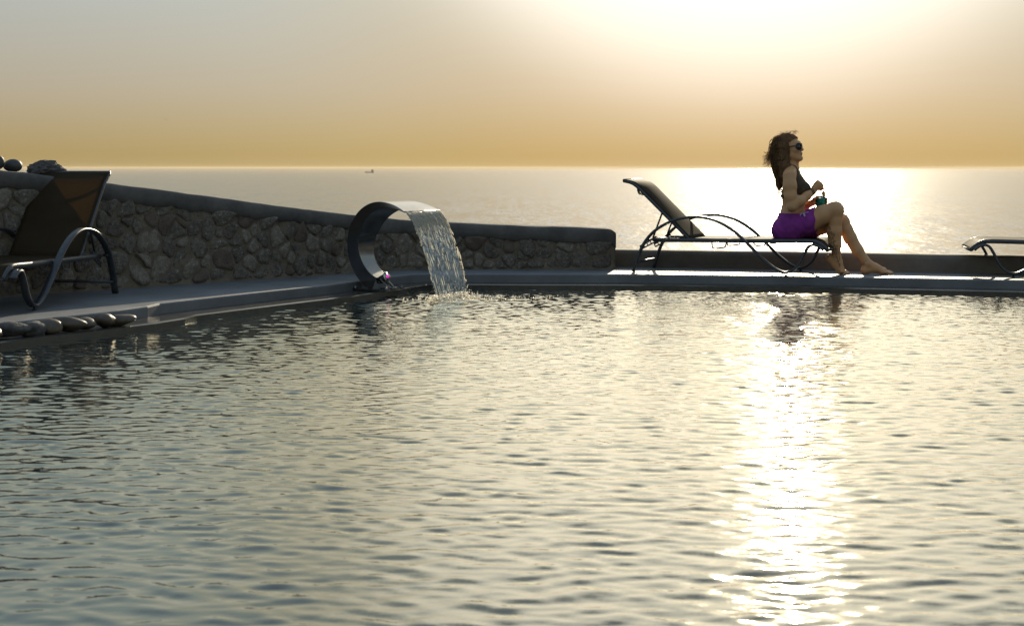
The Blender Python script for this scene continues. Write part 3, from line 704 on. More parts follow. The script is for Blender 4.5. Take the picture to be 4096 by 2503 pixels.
jn = Vector((4.042, 12.386, 0))                                                # near foot; local +y side faces the camera
pr_ = jn - ur * 1.297 - vr * 0.305
make_lounger(R(40), 'dark sun lounger at the parapet with only its foot end showing', math.atan2(ur.y, ur.x), pr_)

# ------------------------------------------------------------------ swan-neck spout
fu = Vector((0.87, -0.5, 0)).normalized(); fw = Vector((0.5, 0.87, 0)).normalized()
FB = Vector((-1.045, 11.96, 0)); ZB = ZLEDGE + 0.004
fo = empty('water_spout', (FB.x, FB.y, ZB)); tag(fo, 'curved stainless steel water spout pouring into the pool', 'fountain')
def fpt(tau, q, z): return fu * tau + fw * q + Vector((0, 0, z - ZB))
CT, CZ, RO = 0.145, 0.262, 0.362
N = 56; V, F = [], []
for i in range(N + 1):
    t = i / N; a = R(247 + (47 - 247) * t)
    Ro = RO + 0.032 * max(0, (t - 0.8) / 0.2) ** 2
    thk = 0.115 - 0.02 * t if t < 0.45 else 0.106 * (1 - ((t - 0.45) / 0.55) ** 1.25) + 0.008
    hw = 0.088 + 0.155 * max(0, (t - 0.15) / 0.85) ** 1.5
    for rr_, q, g in ((Ro, -hw, 0), (Ro + 0.0, hw, 0), (Ro - thk, hw, 0), (Ro - thk, -hw, 0)):
        V.append(fpt(CT + rr_ * math.cos(a), q, CZ + rr_ * math.sin(a)))
for i in range(N):
    for k in range(4): F.append((i * 4 + k, i * 4 + (k + 1) % 4, (i + 1) * 4 + (k + 1) % 4, (i + 1) * 4 + k))
F.append((0, 1, 2, 3)); F.append(tuple(N * 4 + k for k in range(4)))
sp = fix_normals(mesh('spout_body', V, F, M['steel'], fo, smooth=False))
bm = bmesh.new(); bm.from_mesh(sp.data)
es = [e for e in bm.edges if len(e.link_faces) == 2 and e.link_faces[0].normal.angle(e.link_faces[1].normal) > R(35)]
bmesh.ops.bevel(bm, geom=es, offset=0.003, segments=2, affect='EDGES', profile=0.6); bm.to_mesh(sp.data); bm.free()
for p in sp.data.polygons: p.use_smooth = True
mdf = sp.modifiers.new('wn', 'WEIGHTED_NORMAL')
lipV = [fpt(CT + (RO + 0.032) * math.cos(R(47)), q, CZ + (RO + 0.032) * math.sin(R(47))) for q in (-0.243, 0.243)]
fix_normals(mesh('lip', *tube(lipV, 0.006, 8), M['steel'], fo))
bpv = []
for (a, b) in ((-0.16, -0.125), (0.17, -0.125), (0.17, 0.125), (-0.16, 0.125)):
    bpv.append((a, b))
V = [fpt(a, b, ZB) for a, b in bpv] + [fpt(a, b, ZB + 0.012) for a, b in bpv]
fix_normals(mesh('base_plate', V, [(0, 1, 2, 3), (4, 5, 6, 7), (0, 1, 5, 4), (1, 2, 6, 5), (2, 3, 7, 6), (3, 0, 4, 7)], M['steel'], fo, smooth=False))
for a, b in ((-0.14, -0.105), (0.15, -0.105), (0.15, 0.105), (-0.14, 0.105)):
    p0 = fpt(a, b, ZB + 0.010); fix_normals(mesh('bolt', *tube([p0, p0 + Vector((0, 0, 0.016)), p0 + Vector((0, 0, 0.0161)), p0 + Vector((0, 0, 0.026))], [0.013, 0.013, 0.007, 0.007], 8), M['steel'], fo))

# the sheet of falling water: streaky film breaking into strands
wr = np.random.default_rng(5)
LIP_T = CT + (RO + 0.034) * math.cos(R(47)); LIP_Z = CZ + (RO + 0.034) * math.sin(R(47))
TF = 0.272
def traj(q, t):                                  # t 0..1
    tt = t * TF; return fu * (LIP_T + 0.97 * tt) + fw * (q * (1.06 - 0.04 * t)) + Vector((FB.x, FB.y, LIP_Z - 0.93 * tt - 4.9 * tt * tt))
VP, FP = [], []
def film(q0, q1, t0, t1, nq, nt, thick, amp, seed):
    V, F = [], []
    nn = (fu * 0.8 + Vector((0, 0, 0.6))).normalized()
    for side in (1, -1):
        for i in range(nt):
            for j in range(nq):
                t = t0 + (t1 - t0) * i / (nt - 1); q = q0 + (q1 - q0) * j / (nq - 1)
                ee = min(1, min(j, nq - 1 - j) / 2) * min(1, min(i, nt - 1 - i) / 1.0)
                nz = vnoise((q * 90, t * 3.5, side * 5), 1, seed) * amp + vnoise((q * 38, t * 1.6, side * 3), 1, seed + 3) * amp * 1.2
                V.append(traj(q, t) + nn * (side * max(0.0004, thick + nz) * ee))
    n = nq * nt
    for i in range(nt - 1):
        for j in range(nq - 1):
            a = i * nq + j; F.append((a, a + 1, a + nq + 1, a + nq)); F.append((n + a, n + a + nq, n + a + nq + 1, n + a + 1))
    rim = [j for j in range(nq)] + [i * nq + nq - 1 for i in range(1, nt)] + [(nt - 1) * nq + j for j in range(nq - 2, -1, -1)] + [i * nq for i in range(nt - 2, 0, -1)]
    for a, b in zip(rim, rim[1:] + rim[:1]): F.append((a, n + a, n + b, b))
    return V, F
parts = [film(-0.222, 0.222, 0.0, 1.0, 110, 46, 0.0022, 0.0035, 2)]
nn_ = (fu * 0.8 + Vector((0, 0, 0.6))).normalized()
nfilm = len(parts[0][1])
for i in range(460):
    edge_ = i < 40
    q = wr.choice([-1, 1]) * (0.228 - abs(wr.normal()) * 0.010) if edge_ else wr.uniform(-0.225, 0.225)
    t0 = wr.uniform(0, 0.9) if edge_ else (wr.uniform(0.0, 0.12) if wr.random() < 0.45 else min(0.93, 0.05 + abs(wr.normal()) * 0.38))
    t1 = min(1.0, t0 + (wr.uniform(0.10, 0.35) if t0 < 0.15 else wr.uniform(0.03, 0.14)))
    n = max(6, int((t1 - t0) * 34)); ph = wr.uniform(0, 6); path, rad = [], []
    off = 0.004 + abs(wr.normal()) * 0.003; r0 = wr.uniform(0.0015, 0.0034) * (1.25 if edge_ else 1)
    for k in range(n):
        t = t0 + (t1 - t0) * k / (n - 1)
        path.append(traj(q + 0.004 * math.sin(ph + t * 9), t) + nn_ * (off + 0.003 * math.sin(ph * 2 + t * 14)))
        rad.append(max(0.0005, r0 * (0.7 + 0.8 * abs(math.sin(ph + t * 31)) ** 2) * math.sin(math.pi * min(0.97, max(0.06, k / (n - 1)))) ** 0.6))
    parts.append(tube(path, rad, 6))
for i in range(260):                              # round drops shed from the film
    t = min(0.98, abs(wr.normal()) * 0.42); edge_ = wr.random() < 0.4
    q = wr.choice([-1, 1]) * (0.232 - abs(wr.normal()) * 0.012) if edge_ else wr.uniform(-0.22, 0.22)
    if edge_: t = wr.uniform(0.05, 0.98)
    p = traj(q, t) + nn_ * (0.004 + 0.004 * wr.normal()); d_ = (traj(q, min(1, t + 0.03)) - traj(q, t)).normalized(); r = wr.uniform(0.0018, 0.0036)
    parts.append(tube([p - d_ * r * 1.6, p - d_ * r, p, p + d_ * r, p + d_ * r * 1.5], [r * 0.25, r * 0.8, r, r * 0.8, r * 0.2], 6))
V, F = joinvf(*parts)
wf = fix_normals(mesh('falling_water', V, F, M['fall'])); wf.data.materials.append(M['bead'])
for i_, p_ in enumerate(wf.data.polygons): p_.material_index = 0 if i_ < nfilm else 1
tag(wf, 'sheet of clear water falling from the steel spout', 'water', kind='stuff')
# spray and foam beads where it lands
parts = []
bm0 = bmesh.new(); bmesh.ops.create_icosphere(bm0, subdivisions=1, radius=1.0); bm0.verts.ensure_lookup_table()
sv = [v.co.copy() for v in bm0.verts]; sf = [tuple(v.index for v in f.verts) for f in bm0.faces]; bm0.free()
for i in range(900):
    q = wr.uniform(-0.23, 0.23); base = traj(q, 1.0)
    if i < 600:
        d = abs(wr.normal()) * 0.10; a = wr.uniform(0, 2 * math.pi); p = base + Vector((math.cos(a) * d * 1.3, math.sin(a) * d, 0)); p.z = ZW + abs(wr.normal()) * 0.022 * math.exp(-d * 5); r = wr.uniform(0.0025, 0.0075)
    elif i < 800:
        p = base + Vector((wr.uniform(0.0, 0.75), wr.uniform(-0.12, 0.12), 0)); p.z = ZW + 0.002 + abs(wr.normal()) * 0.004; r = wr.uniform(0.002, 0.0045)
    else:
        p = base + fu * wr.normal() * 0.03; p.z = ZW + abs(wr.normal()) * 0.04; r = wr.uniform(0.0015, 0.004)
    parts.append(([p + v * r for v in sv], sf))
V, F = joinvf(*parts)
tag(mesh('splash', V, F, M['bead']), 'spray of droplets where the falling water strikes the pool', 'splash', kind='stuff')

# small underwater-style spotlight clamped at the spout foot
sl = at(1548, 1106, 11.86)
spl = empty('spotlight', (FB.x + 0.13, FB.y - 0.06, ZB + 0.012)); tag(spl, 'small steel spotlight with magenta glowing lens at the spout foot', 'lamp')
so = Vector(spl.location)
hd = Vector((0.78, -0.50, 0.38)).normalized(); hc = sl - so
fix_normals(mesh('housing', *tube([hc - hd * 0.075, hc - hd * 0.07, hc - hd * 0.01], [0.018, 0.026, 0.030], 16), M['black_plastic'], spl))
fix_normals(mesh('bezel', *tube([hc - hd * 0.012, hc - hd * 0.010, hc + hd * 0.004, hc + hd * 0.006, hc + hd * 0.003], [0.030, 0.037, 0.038, 0.036, 0.017], 20), M['silver'], spl))
fix_normals(mesh('lens', *tube([hc + hd * 0.0035, hc + hd * 0.009, hc + hd * 0.011], [0.015, 0.014, 0.009], 14), M['led'], spl))
side = hd.cross(Vector((0, 0, 1))).normalized()
pv = hc - hd * 0.045
fix_normals(mesh('bracket', *joinvf(*[tube(catmull([Vector((0, 0, 0.0)) + side * 0.012 * s_, pv * 0.45 + side * 0.034 * s_ + Vector((0, 0, -0.006)), pv + side * 0.031 * s_], 5), 0.006, 8) for s_ in (-1, 1)], tube([Vector((0, 0, 0)), Vector((0, 0, 0.014))], 0.028, 14)), M['steel'], spl))
fix_normals(mesh('cable', *tube(catmull([hc - hd * 0.072, hc - hd * 0.10 + Vector((-0.01, 0, -0.015)), Vector((-0.055, 0.0, 0.045)), Vector((-0.06, -0.02, 0.006)), Vector((-0.1, -0.03, 0.004))], 6), 0.006, 8), M['black_plastic'], spl))

# ------------------------------------------------------------------ the woman: one continuous body from blended volumes
YAW = R(15); bu = Vector((math.cos(YAW), -math.sin(YAW), 0)); bw = Vector((math.sin(YAW), math.cos(YAW), 0))
BY = 12.86; BX = (3160 - 2048) * BY / FPX
def Lp(px, py, t=0.0):
    k = (px - 2048) / FPX
    s = (k * (BY + t * bw.y) - BX - t * bw.x) / (bu.x - k * bu.y)
    Y = BY + s * bu.y + t * bw.y
    return np.array((s, t, HCAM - (py - HOR) * Y / FPX))
def to_world(V):
    V = np.asarray(V); return np.stack([BX + V[:, 0] * bu.x + V[:, 1] * bw.x, BY + V[:, 0] * bu.y + V[:, 1] * bw.y, V[:, 2]], -1)
GH = 0.0042
GO = np.array((-0.26, -0.34, -0.012)); GN = np.array((int(1.22 / GH), int(0.66 / GH), int(1.24 / GH)))
class Fld:
    def __init__(s): s.F = np.full(GN, 1.0, np.float32)
    def _win(s, lo, hi, pad):
        a = np.clip(((np.asarray(lo) - pad - GO) / GH).astype(int), 0, GN - 1); b = np.clip(((np.asarray(hi) + pad - GO) / GH).astype(int) + 2, 1, GN)
        sl = tuple(slice(x, y) for x, y in zip(a, b)); ax = [GO[i] + GH * np.arange(a[i], b[i]) for i in range(3)]
        return sl, np.meshgrid(*ax, indexing='ij')
    def _blend(s, sl, d, k):
        A = s.F[sl]
        if k > 0:
            h = np.clip(0.5 + 0.5 * (A - d) / k, 0, 1); s.F[sl] = (A * (1 - h) + d * h - k * h * (1 - h)).astype(np.float32)
        else: s.F[sl] = np.minimum(A, d)
    def cone(s, a, ra, b, rb, k=0.02):
        a, b = np.asarray(a, float), np.asarray(b, float); rm = max(ra, rb)
        sl, (X, Y, Z) = s._win(np.minimum(a, b) - rm, np.maximum(a, b) + rm, 0.05)
        ba = b - a; L2 = ba.dot(ba)
        t = np.clip(((X - a[0]) * ba[0] + (Y - a[1]) * ba[1] + (Z - a[2]) * ba[2]) / L2, 0, 1)
        d = np.sqrt((X - a[0] - t * ba[0]) ** 2 + (Y - a[1] - t * ba[1]) ** 2 + (Z - a[2] - t * ba[2]) ** 2) - (ra + (rb - ra) * t)
        s._blend(sl, d, k); return s
    def chain(s, pts, k=0.02):
        for (a, ra), (b, rb) in zip(pts[:-1], pts[1:]): s.cone(a, ra, b, rb, k)
        return s
    def ell(s, c, r, k=0.02, axes=None):
        c, r = np.asarray(c, float), np.asarray(r, float); m = r.max()
        sl, (X, Y, Z) = s._win(c - m, c + m, 0.05); X, Y, Z = X - c[0], Y - c[1], Z - c[2]
        if axes is not None:
            X, Y, Z = (X * axes[0][0] + Y * axes[0][1] + Z * axes[0][2], X * axes[1][0] + Y * axes[1][1] + Z * axes[1][2], X * axes[2][0] + Y * axes[2][1] + Z * axes[2][2])
        k0 = np.sqrt((X / r[0]) ** 2 + (Y / r[1]) ** 2 + (Z / r[2]) ** 2); k1 = np.sqrt((X / r[0] ** 2) ** 2 + (Y / r[1] ** 2) ** 2 + (Z / r[2] ** 2) ** 2)
        d = k0 * (k0 - 1) / np.maximum(k1, 1e-6); s._blend(sl, d, k); return s
def smin(A, B, k):
    h = np.clip(0.5 + 0.5 * (A - B) / k, 0, 1); return A * (1 - h) + B * h - k * h * (1 - h)
def surface_nets(F):
    ins = F < 0
    c = np.zeros(tuple(np.array(F.shape) - 1), np.int8)
    for dx in (0, 1):
        for dy in (0, 1):
            for dz in (0, 1): c += ins[dx:F.shape[0] - 1 + dx, dy:F.shape[1] - 1 + dy, dz:F.shape[2] - 1 + dz]
    act = (c > 0) & (c < 8); ci = np.argwhere(act); n = len(ci)
    idx = np.full(act.shape, -1, np.int64); idx[act] = np.arange(n)
    acc = np.zeros((n, 3)); cnt = np.zeros(n)
    corners = [(a, b, d) for a in (0, 1) for b in (0, 1) for d in (0, 1)]
    for p in corners:
        for ax in range(3):
            if p[ax]: continue
            q = list(p); q[ax] = 1
            fa = F[ci[:, 0] + p[0], ci[:, 1] + p[1], ci[:, 2] + p[2]]; fb = F[ci[:, 0] + q[0], ci[:, 1] + q[1], ci[:, 2] + q[2]]
            m = (fa < 0) != (fb < 0); t = np.where(m, fa / np.where(m, fa - fb, 1), 0)
            pos = np.tile(np.array(p, float), (n, 1)); pos[:, ax] = t
            acc[m] += pos[m]; cnt[m] += 1
    Vt = GO + GH * (ci + acc / cnt[:, None])
    quads = []
    for ax in range(3):
        o1, o2 = [(1, 2), (2, 0), (0, 1)][ax]
        sl0 = [slice(None)] * 3; sl1 = [slice(None)] * 3; sl0[ax] = slice(0, -1); sl1[ax] = slice(1, None)
        a, b = ins[tuple(sl0)], ins[tuple(sl1)]
        e = np.argwhere(a != b); e = e[(e[:, o1] > 0) & (e[:, o2] > 0) & (e[:, o1] < F.shape[o1] - 1) & (e[:, o2] < F.shape[o2] - 1)]
        flip = a[e[:, 0], e[:, 1], e[:, 2]]
        def id_(d1, d2):
            q = e.copy(); q[:, o1] -= d1; q[:, o2] -= d2; return idx[q[:, 0], q[:, 1], q[:, 2]]
        q4 = np.stack([id_(1, 1), id_(0, 1), id_(0, 0), id_(1, 0)], -1)
        q4[~flip] = q4[~flip][:, ::-1]; quads.append(q4)
    Q = np.concatenate(quads); Q = Q[(Q >= 0).all(1)]
    return Vt, Q

# torso
T = Fld()
PEL = Lp(3160, 906)
T.ell(PEL, (0.120, 0.160, 0.112)); T.ell(Lp(3137, 922, -0.085), (0.098, 0.088, 0.098), 0.04); T.ell(Lp(3137, 922, 0.085), (0.098, 0.088, 0.098), 0.04)
T.ell(Lp(3170, 848), (0.098, 0.120, 0.100), 0.05); T.ell(Lp(3178, 780), (0.108, 0.132, 0.125), 0.05); T.ell(Lp(3172, 722), (0.088, 0.148, 0.078), 0.05)
T.cone(Lp(3160, 697, -0.145), 0.050, Lp(3166, 690, 0), 0.062, 0.03); T.cone(Lp(3160, 697, 0.145), 0.050, Lp(3166, 690, 0), 0.062, 0.03)
T.cone(Lp(3158, 668, 0), 0.045, Lp(3160, 690, -0.10), 0.035, 0.04); T.cone(Lp(3158, 668, 0), 0.045, Lp(3160, 690, 0.10), 0.035, 0.04)
T.ell(Lp(3209, 757, -0.070), (0.064, 0.062, 0.060), 0.03); T.ell(Lp(3209, 757, 0.070), (0.064, 0.062, 0.060), 0.03)
T.cone(Lp(3163, 690), 0.054, Lp(3170, 640), 0.050, 0.03)
# head
HY = R(31); HP = R(9)
hf = np.array((math.cos(HY - YAW), -math.sin(HY - YAW), 0.0)); hl = np.array((math.sin(HY - YAW), math.cos(HY - YAW), 0.0)); hv = np.array((0, 0, 1.0))
hf, hv = hf * math.cos(HP) + hv * math.sin(HP), hv * math.cos(HP) - hf * math.sin(HP)
HC = Lp(3160, 593, -0.005)
def hp(f, l, v): return HC + hf * f + hl * l + hv * v
AX = (hf, hl, hv)
HD = Fld()
HD.ell(hp(-0.012, 0, 0.022), (0.095, 0.074, 0.088), 0, AX); HD.ell(hp(0.028, 0, -0.030), (0.064, 0.060, 0.082), 0.03, AX)
HD.ell(hp(0.072, 0, -0.098), (0.020, 0.022, 0.016), 0.03, AX)
for sg in (-1, 1):
    HD.cone(hp(0.0, 0.052 * sg, -0.060), 0.018, hp(0.066, 0.014 * sg, -0.098), 0.016, 0.03)
    HD.ell(hp(0.062, 0.036 * sg, -0.022), (0.024, 0.022, 0.020), 0.02, AX)
    HD.ell(hp(-0.008, 0.072 * sg, -0.022), (0.018, 0.008, 0.030), 0.006, AX)
HD.ell(hp(0.078, 0, 0.030), (0.016, 0.046, 0.016), 0.02, AX)
HD.cone(hp(0.088, 0, 0.010), 0.007, hp(0.108, 0, -0.028), 0.0095, 0.012); HD.ell(hp(0.098, 0, -0.034), (0.012, 0.017, 0.008), 0.008, AX)
HD.ell(hp(0.089, 0, -0.056), (0.011, 0.021, 0.006), 0.008, AX); HD.ell(hp(0.087, 0, -0.067), (0.011, 0.019, 0.006), 0.006, AX)
HD.cone(hp(-0.02, 0, -0.06), 0.05, Lp(3166, 660), 0.05, 0.03)
# near (right) arm and hand
AN = Fld()
AN.chain([(Lp(3157, 702, -0.168), 0.054), (Lp(3160, 745, -0.192), 0.052), (Lp(3163, 785, -0.205), 0.046), (Lp(3168, 826, -0.212), 0.040)], 0.03)
AN.chain([(Lp(3168, 826, -0.212), 0.041), (Lp(3198, 805, -0.180), 0.041), (Lp(3228, 784, -0.130), 0.033), (Lp(3252, 765, -0.095), 0.0245)], 0.025)
FN = Fld()
FN.chain([(Lp(3252, 765, -0.095), 0.0245), (Lp(3262, 750, -0.085), 0.027), (Lp(3271, 737, -0.08), 0.027)], 0.02); FN.ell(Lp(3273, 742, -0.078), (0.032, 0.020, 0.034), 0.02)
kn = [Lp(3270, 724, -0.074), Lp(3279, 730, -0.076), Lp(3285, 739, -0.076), Lp(3287, 750, -0.072)]
for i, k_ in enumerate(kn):
    r = 0.0098 - 0.0008 * abs(i - 1)
    FN.chain([(Lp(3265, 748, -0.080), 0.012), (k_, r), (k_ + np.array((0.012, 0.026, -0.008)), r * 0.95), (k_ + np.array((-0.008, 0.042, -0.020)), r * 0.9), (k_ + np.array((-0.022, 0.030, -0.022)), r * 0.8)], 0.007)
FN.chain([(Lp(3254, 756, -0.075), 0.014), (Lp(3259, 738, -0.052), 0.0115), (Lp(3266, 727, -0.045), 0.010), (Lp(3272, 722, -0.040), 0.008)], 0.008)
# far (left) arm and hand round the glass
GLC = Lp(3282, 806, 0.035)
AF = Fld()
AF.chain([(Lp(3160, 702, 0.168), 0.052), (Lp(3168, 770, 0.200), 0.046), (Lp(3180, 832, 0.205), 0.040), (Lp(3215, 826, 0.150), 0.038), (Lp(3248, 812, 0.075), 0.026)], 0.03)
FF = Fld(); g = GLC
FF.chain([(Lp(3248, 812, 0.075), 0.026), (g + np.array((-0.055, 0.018, -0.004)), 0.024), (g + np.array((-0.046, 0.030, 0.004)), 0.024)], 0.02)
for i in range(4):
    z = 0.028 - 0.019 * i; r = 0.0095 - 0.0006 * i
    FF.chain([(g + np.array((-0.050, 0.022, z * 0.6)), 0.013), (g + np.array((-0.030, 0.046, z)), r), (g + np.array((0.008, 0.054, z)), r), (g + np.array((0.040, 0.036, z * 0.95)), r * 0.95), (g + np.array((0.052, 0.008, z * 0.9)), r * 0.85)], 0.006)
FF.chain([(g + np.array((-0.058, 0.010, 0.0)), 0.014), (g + np.array((-0.052, -0.014, 0.020)), 0.0115), (g + np.array((-0.036, -0.032, 0.032)), 0.010), (g + np.array((-0.018, -0.043, 0.036)), 0.008)], 0.008)
# near leg, crossed: knee high, toes on the deck, heel raised
LN = Fld()
LN.chain([(Lp(3172, 912, -0.090), 0.098), (Lp(3225, 890, -0.085), 0.092), (Lp(3290, 860, -0.072), 0.076), (Lp(3340, 836, -0.060), 0.062), (Lp(3347, 842, -0.06), 0.058)], 0.02)
LN.chain([(Lp(3346, 842, -0.060), 0.058), (Lp(3342, 880, -0.056), 0.053), (Lp(3339, 925, -0.052), 0.057), (Lp(3341, 980, -0.045), 0.046), (Lp(3348, 1030, -0.038), 0.033), (Lp(3353, 1052, -0.035), 0.031)], 0.02)
LN.cone(Lp(3332, 925, -0.040), 0.050, Lp(3337, 965, -0.040), 0.040, 0.03)
heel = Lp(3318, 1032, -0.030); ball = Lp(3362, 1082, -0.032)
FTN = Fld()
FTN.chain([(Lp(3352, 1046, -0.036), 0.031), (heel, 0.026)], 0.02); FTN.chain([(heel, 0.026), ((heel + ball) / 2 + np.array((0.004, 0, 0.002)), 0.028), (ball, 0.028)], 0.025); FTN.cone(Lp(3355, 1052, -0.036), 0.028, ball + np.array((0.005, 0, 0.004)), 0.026, 0.03)
ball[2] = max(ball[2], 0.026)
for i in range(5):
    t = (-0.036 + 0.018 * i); r = (0.0085, 0.009, 0.0095, 0.010, 0.0125)[i]; L = (0.040, 0.046, 0.050, 0.053, 0.055)[i]
    b0_ = ball + np.array((0.008, t, -0.006)); FTN.chain([(b0_, r * 1.2), (b0_ + np.array((L * 0.6, 0.0, -0.004)), r), (np.array((b0_[0] + L, b0_[1], r + 0.001)), r * 0.9)], 0.008)
# far leg, stretched out
LF = Fld()
LF.chain([(Lp(3172, 912, 0.090), 0.098), (Lp(3260, 905, 0.080), 0.084), (Lp(3335, 892, 0.062), 0.068), (Lp(3370, 884, 0.055), 0.057)], 0.02)
LF.chain([(Lp(3368, 886, 0.055), 0.057), (Lp(3386, 920, 0.056), 0.052), (Lp(3400, 950, 0.060), 0.052), (Lp(3430, 1000, 0.066), 0.046), (Lp(3460, 1040, 0.074), 0.034), (Lp(3471, 1056, 0.076), 0.032)], 0.02)
FTF = Fld()
hee2 = Lp(3459, 1081, 0.080); hee2[2] = 0.030; bal2 = Lp(3536, 1089, 0.066); bal2[2] = 0.025
FTF.chain([(Lp(3470, 1054, 0.076), 0.032), (hee2, 0.030)], 0.02); FTF.chain([(hee2, 0.030), (hee2 * 0.5 + bal2 * 0.5 + np.array((0, 0, 0.012)), 0.026), (bal2, 0.0245)], 0.02)
FTF.chain([(Lp(3473, 1052, 0.076), 0.031), (Lp(3505, 1070, 0.072), 0.028), (bal2 + np.array((0.0, 0, 0.006)), 0.022)], 0.02); FTF.cone(bal2 + np.array((-0.01, -0.024, -0.003)), 0.020, bal2 + np.array((-0.01, 0.024, -0.003)), 0.020, 0.02)
for i in range(5):
    t = (-0.036 + 0.018 * i); r = (0.0125, 0.010, 0.0095, 0.009, 0.0085)[i] if False else (0.0085, 0.009, 0.0095, 0.010, 0.0125)[i]; L = (0.040, 0.048, 0.054, 0.058, 0.060)[i]
    b0_ = bal2 + np.array((0.006, t * 0.95, -0.006)); FTF.chain([(b0_, r * 1.25), (b0_ + np.array((L * 0.55, 0, 0.001)), r * 1.02), (np.array((b0_[0] + L, b0_[1], r + 0.001)), r * 0.9)], 0.008)

SEAT = 0.296
ax3 = [GO[i] + GH * np.arange(GN[i]) for i in range(3)]
Sg = ax3[0][:, None, None]; Tg = ax3[1][None, :, None]; Zg = ax3[2][None, None, :]
hips = np.maximum(T.F, (SEAT - Zg)).astype(np.float32)
legN = np.where(Sg < 0.20, np.maximum(LN.F, SEAT - Zg), LN.F); legF = np.where(Sg < 0.20, np.maximum(LF.F, SEAT - Zg), LF.F)
legN = smin(legN, FTN.F, 0.012); legF = smin(legF, FTF.F, 0.012)
body = smin(smin(hips, legN, 0.018), legF, 0.018)
armN = smin(AN.F, FN.F, 0.010); armF = smin(AF.F, FF.F, 0.010)
body = smin(body, HD.F, 0.018); body = smin(body, armN, 0.010); body = smin(body, armF, 0.010)
Vb, Qb = surface_nets(body)
woman = empty('person', (BX, BY, 0)); tag(woman, 'woman in sunglasses, dark bikini top and purple wrap skirt sitting with a drink', 'person')
wi = np.array((BX, BY, 0))
bodyo = npmesh('body', to_world(Vb) - wi, Qb, M['skin'], woman)
# wrap skirt: body volume of hips and thighs, grown, cut at waist and hem
sk = smin(smin(np.maximum(T.F, -1), LN.F, 0.05), LF.F, 0.05) - 0.009
hem = Lp(3262, 900, -0.1)[0]; zt0 = Lp(3140, 853, -0.12)[2]; zt1 = Lp(3215, 856, -0.12)[2]; s0_, s1_ = Lp(3140, 853, -0.12)[0], Lp(3215, 856, -0.12)[0]
wave = 0.006 * np.sin(Tg * 60) * np.ones_like(Sg + Zg) + 0.004 * np.sin(Zg * 70 + Tg * 30)
hemf = (Sg - hem - wave - (Zg - 0.42) * -0.06)
topf = Zg - (zt0 + (zt1 - zt0) * np.clip((Sg - s0_) / (s1_ - s0_), 0, 1) + np.clip(Sg - s1_, 0, 1) * 1.6)
fold = (0.0016 * np.sin((Sg * 0.5 + Zg * 0.9) * 95 + 4 * np.sin(Sg * 31 + Tg * 17)) * np.sin(Sg * 23 + Zg * 19)) * np.ones_like(Tg)
sk = np.maximum(np.maximum(np.maximum(sk + fold, hemf), topf), SEAT + 0.001 - Zg).astype(np.float32)
Vs, Qs = surface_nets(sk); sko = npmesh('skirt', to_world(Vs) - wi, Qs, M['skirt'], woman)
tp_ = [to_world([Lp(3200, 862, -0.17)])[0] - wi]
# bikini top
bt = T.F - 0.009
cups = 1e3
for sg in (-1, 1):
    cc = Lp(3209, 757, 0.07 * sg)
    lower = Lp(3200, 790, 0.07 * sg)[2] - Zg
    ap = Lp(3190, 700, 0.10 * sg)
    # triangular cup: below a line rising to the strap
    tri = np.maximum(np.abs(Tg - cc[1] - 0.03 * sg * np.clip((Zg - cc[2]) / 0.1, 0, 1)) - (0.088 - 0.55 * np.clip(Zg - cc[2] + 0.0, 0, 0.2)), lower)
    cups = np.minimum(cups, np.maximum(tri, (cc[0] - 0.062) - Sg))
bz = Lp(3130, 785, 0)[2]; bandf = np.abs(Zg - (bz + 0.0)) - 0.014 + 0 * Sg
bt = np.maximum(bt, np.minimum(cups, bandf)).astype(np.float32)
Vt_, Qt_ = surface_nets(bt); npmesh('bikini_top', to_world(Vt_) - wi, Qt_, M['bikini'], woman)
bvh = BVHTree.FromPolygons([tuple(v) for v in to_world(Vb)], [tuple(int(i) for i in q) for q in Qb])
def on_skin(p, lift=0.002):
    q, nrm, _, _ = bvh.find_nearest(Vector(p)); return q + nrm * lift
def ray_skin(px, py, lift=0.0012):               # nearest skin point seen along a line at that spot
    o_ = Vector((0, 0, HCAM)); d_ = (at(px, py, 12.7) - o_).normalized(); q, nrm, _, dd = bvh.ray_cast(o_, d_)
    return None if q is None else q + nrm * lift * (1 if nrm.dot(d_) < 0 else -1)
wv = Vector(wi)
def wpt(l): return Vector(to_world([l])[0])
st = []
for sg in (-1, 1):
    path = [on_skin(wpt(l), 0.003) - wv for l in (Lp(3206, 728, 0.085 * sg), Lp(3194, 706, 0.082 * sg), Lp(3184, 690, 0.068 * sg), Lp(3172, 674, 0.055 * sg), Lp(3156, 668, 0.035 * sg), Lp(3142, 676, 0.0))]
    st.append(tube(catmull(path, 4), 0.0045, 6))
mesh('neck_strap', *joinvf(*st), M['bikini'], woman)
# lilac tie at the hip and cords hanging at the back
parts = []
for pp in ([(3203, 867), (3208, 858), (3214, 856), (3219, 862), (3221, 868)], [(3214, 857), (3217, 865), (3220, 869)], [(3216, 858), (3226, 855), (3234, 853)]):
    pts_ = []
    for a, b in pp:
        q = ray_skin(a, b, 0.014); 
        if q is not None: pts_.append(q - wv)
    if len(pts_) > 1: parts.append(tube(catmull(pts_, 4), 0.0042, 6))
if parts: mesh('skirt_tie', *joinvf(*parts), M['tie'], woman)
parts = []
for pp in ([(3122, 790, 0.0), (3118, 806, 0.0), (3111, 816, -0.01), (3117, 824, 0.0), (3115, 850, 0.0), (3110, 880, 0.01), (3104, 892, 0.0)], [(3118, 806, 0.0), (3117, 830, 0.02), (3112, 866, 0.02)]):
    parts.append(tube(catmull([wpt(Lp(*p)) - wv for p in pp], 4), 0.0028, 5))
mesh('back_tie', *joinvf(*parts), M['bikini'], woman)
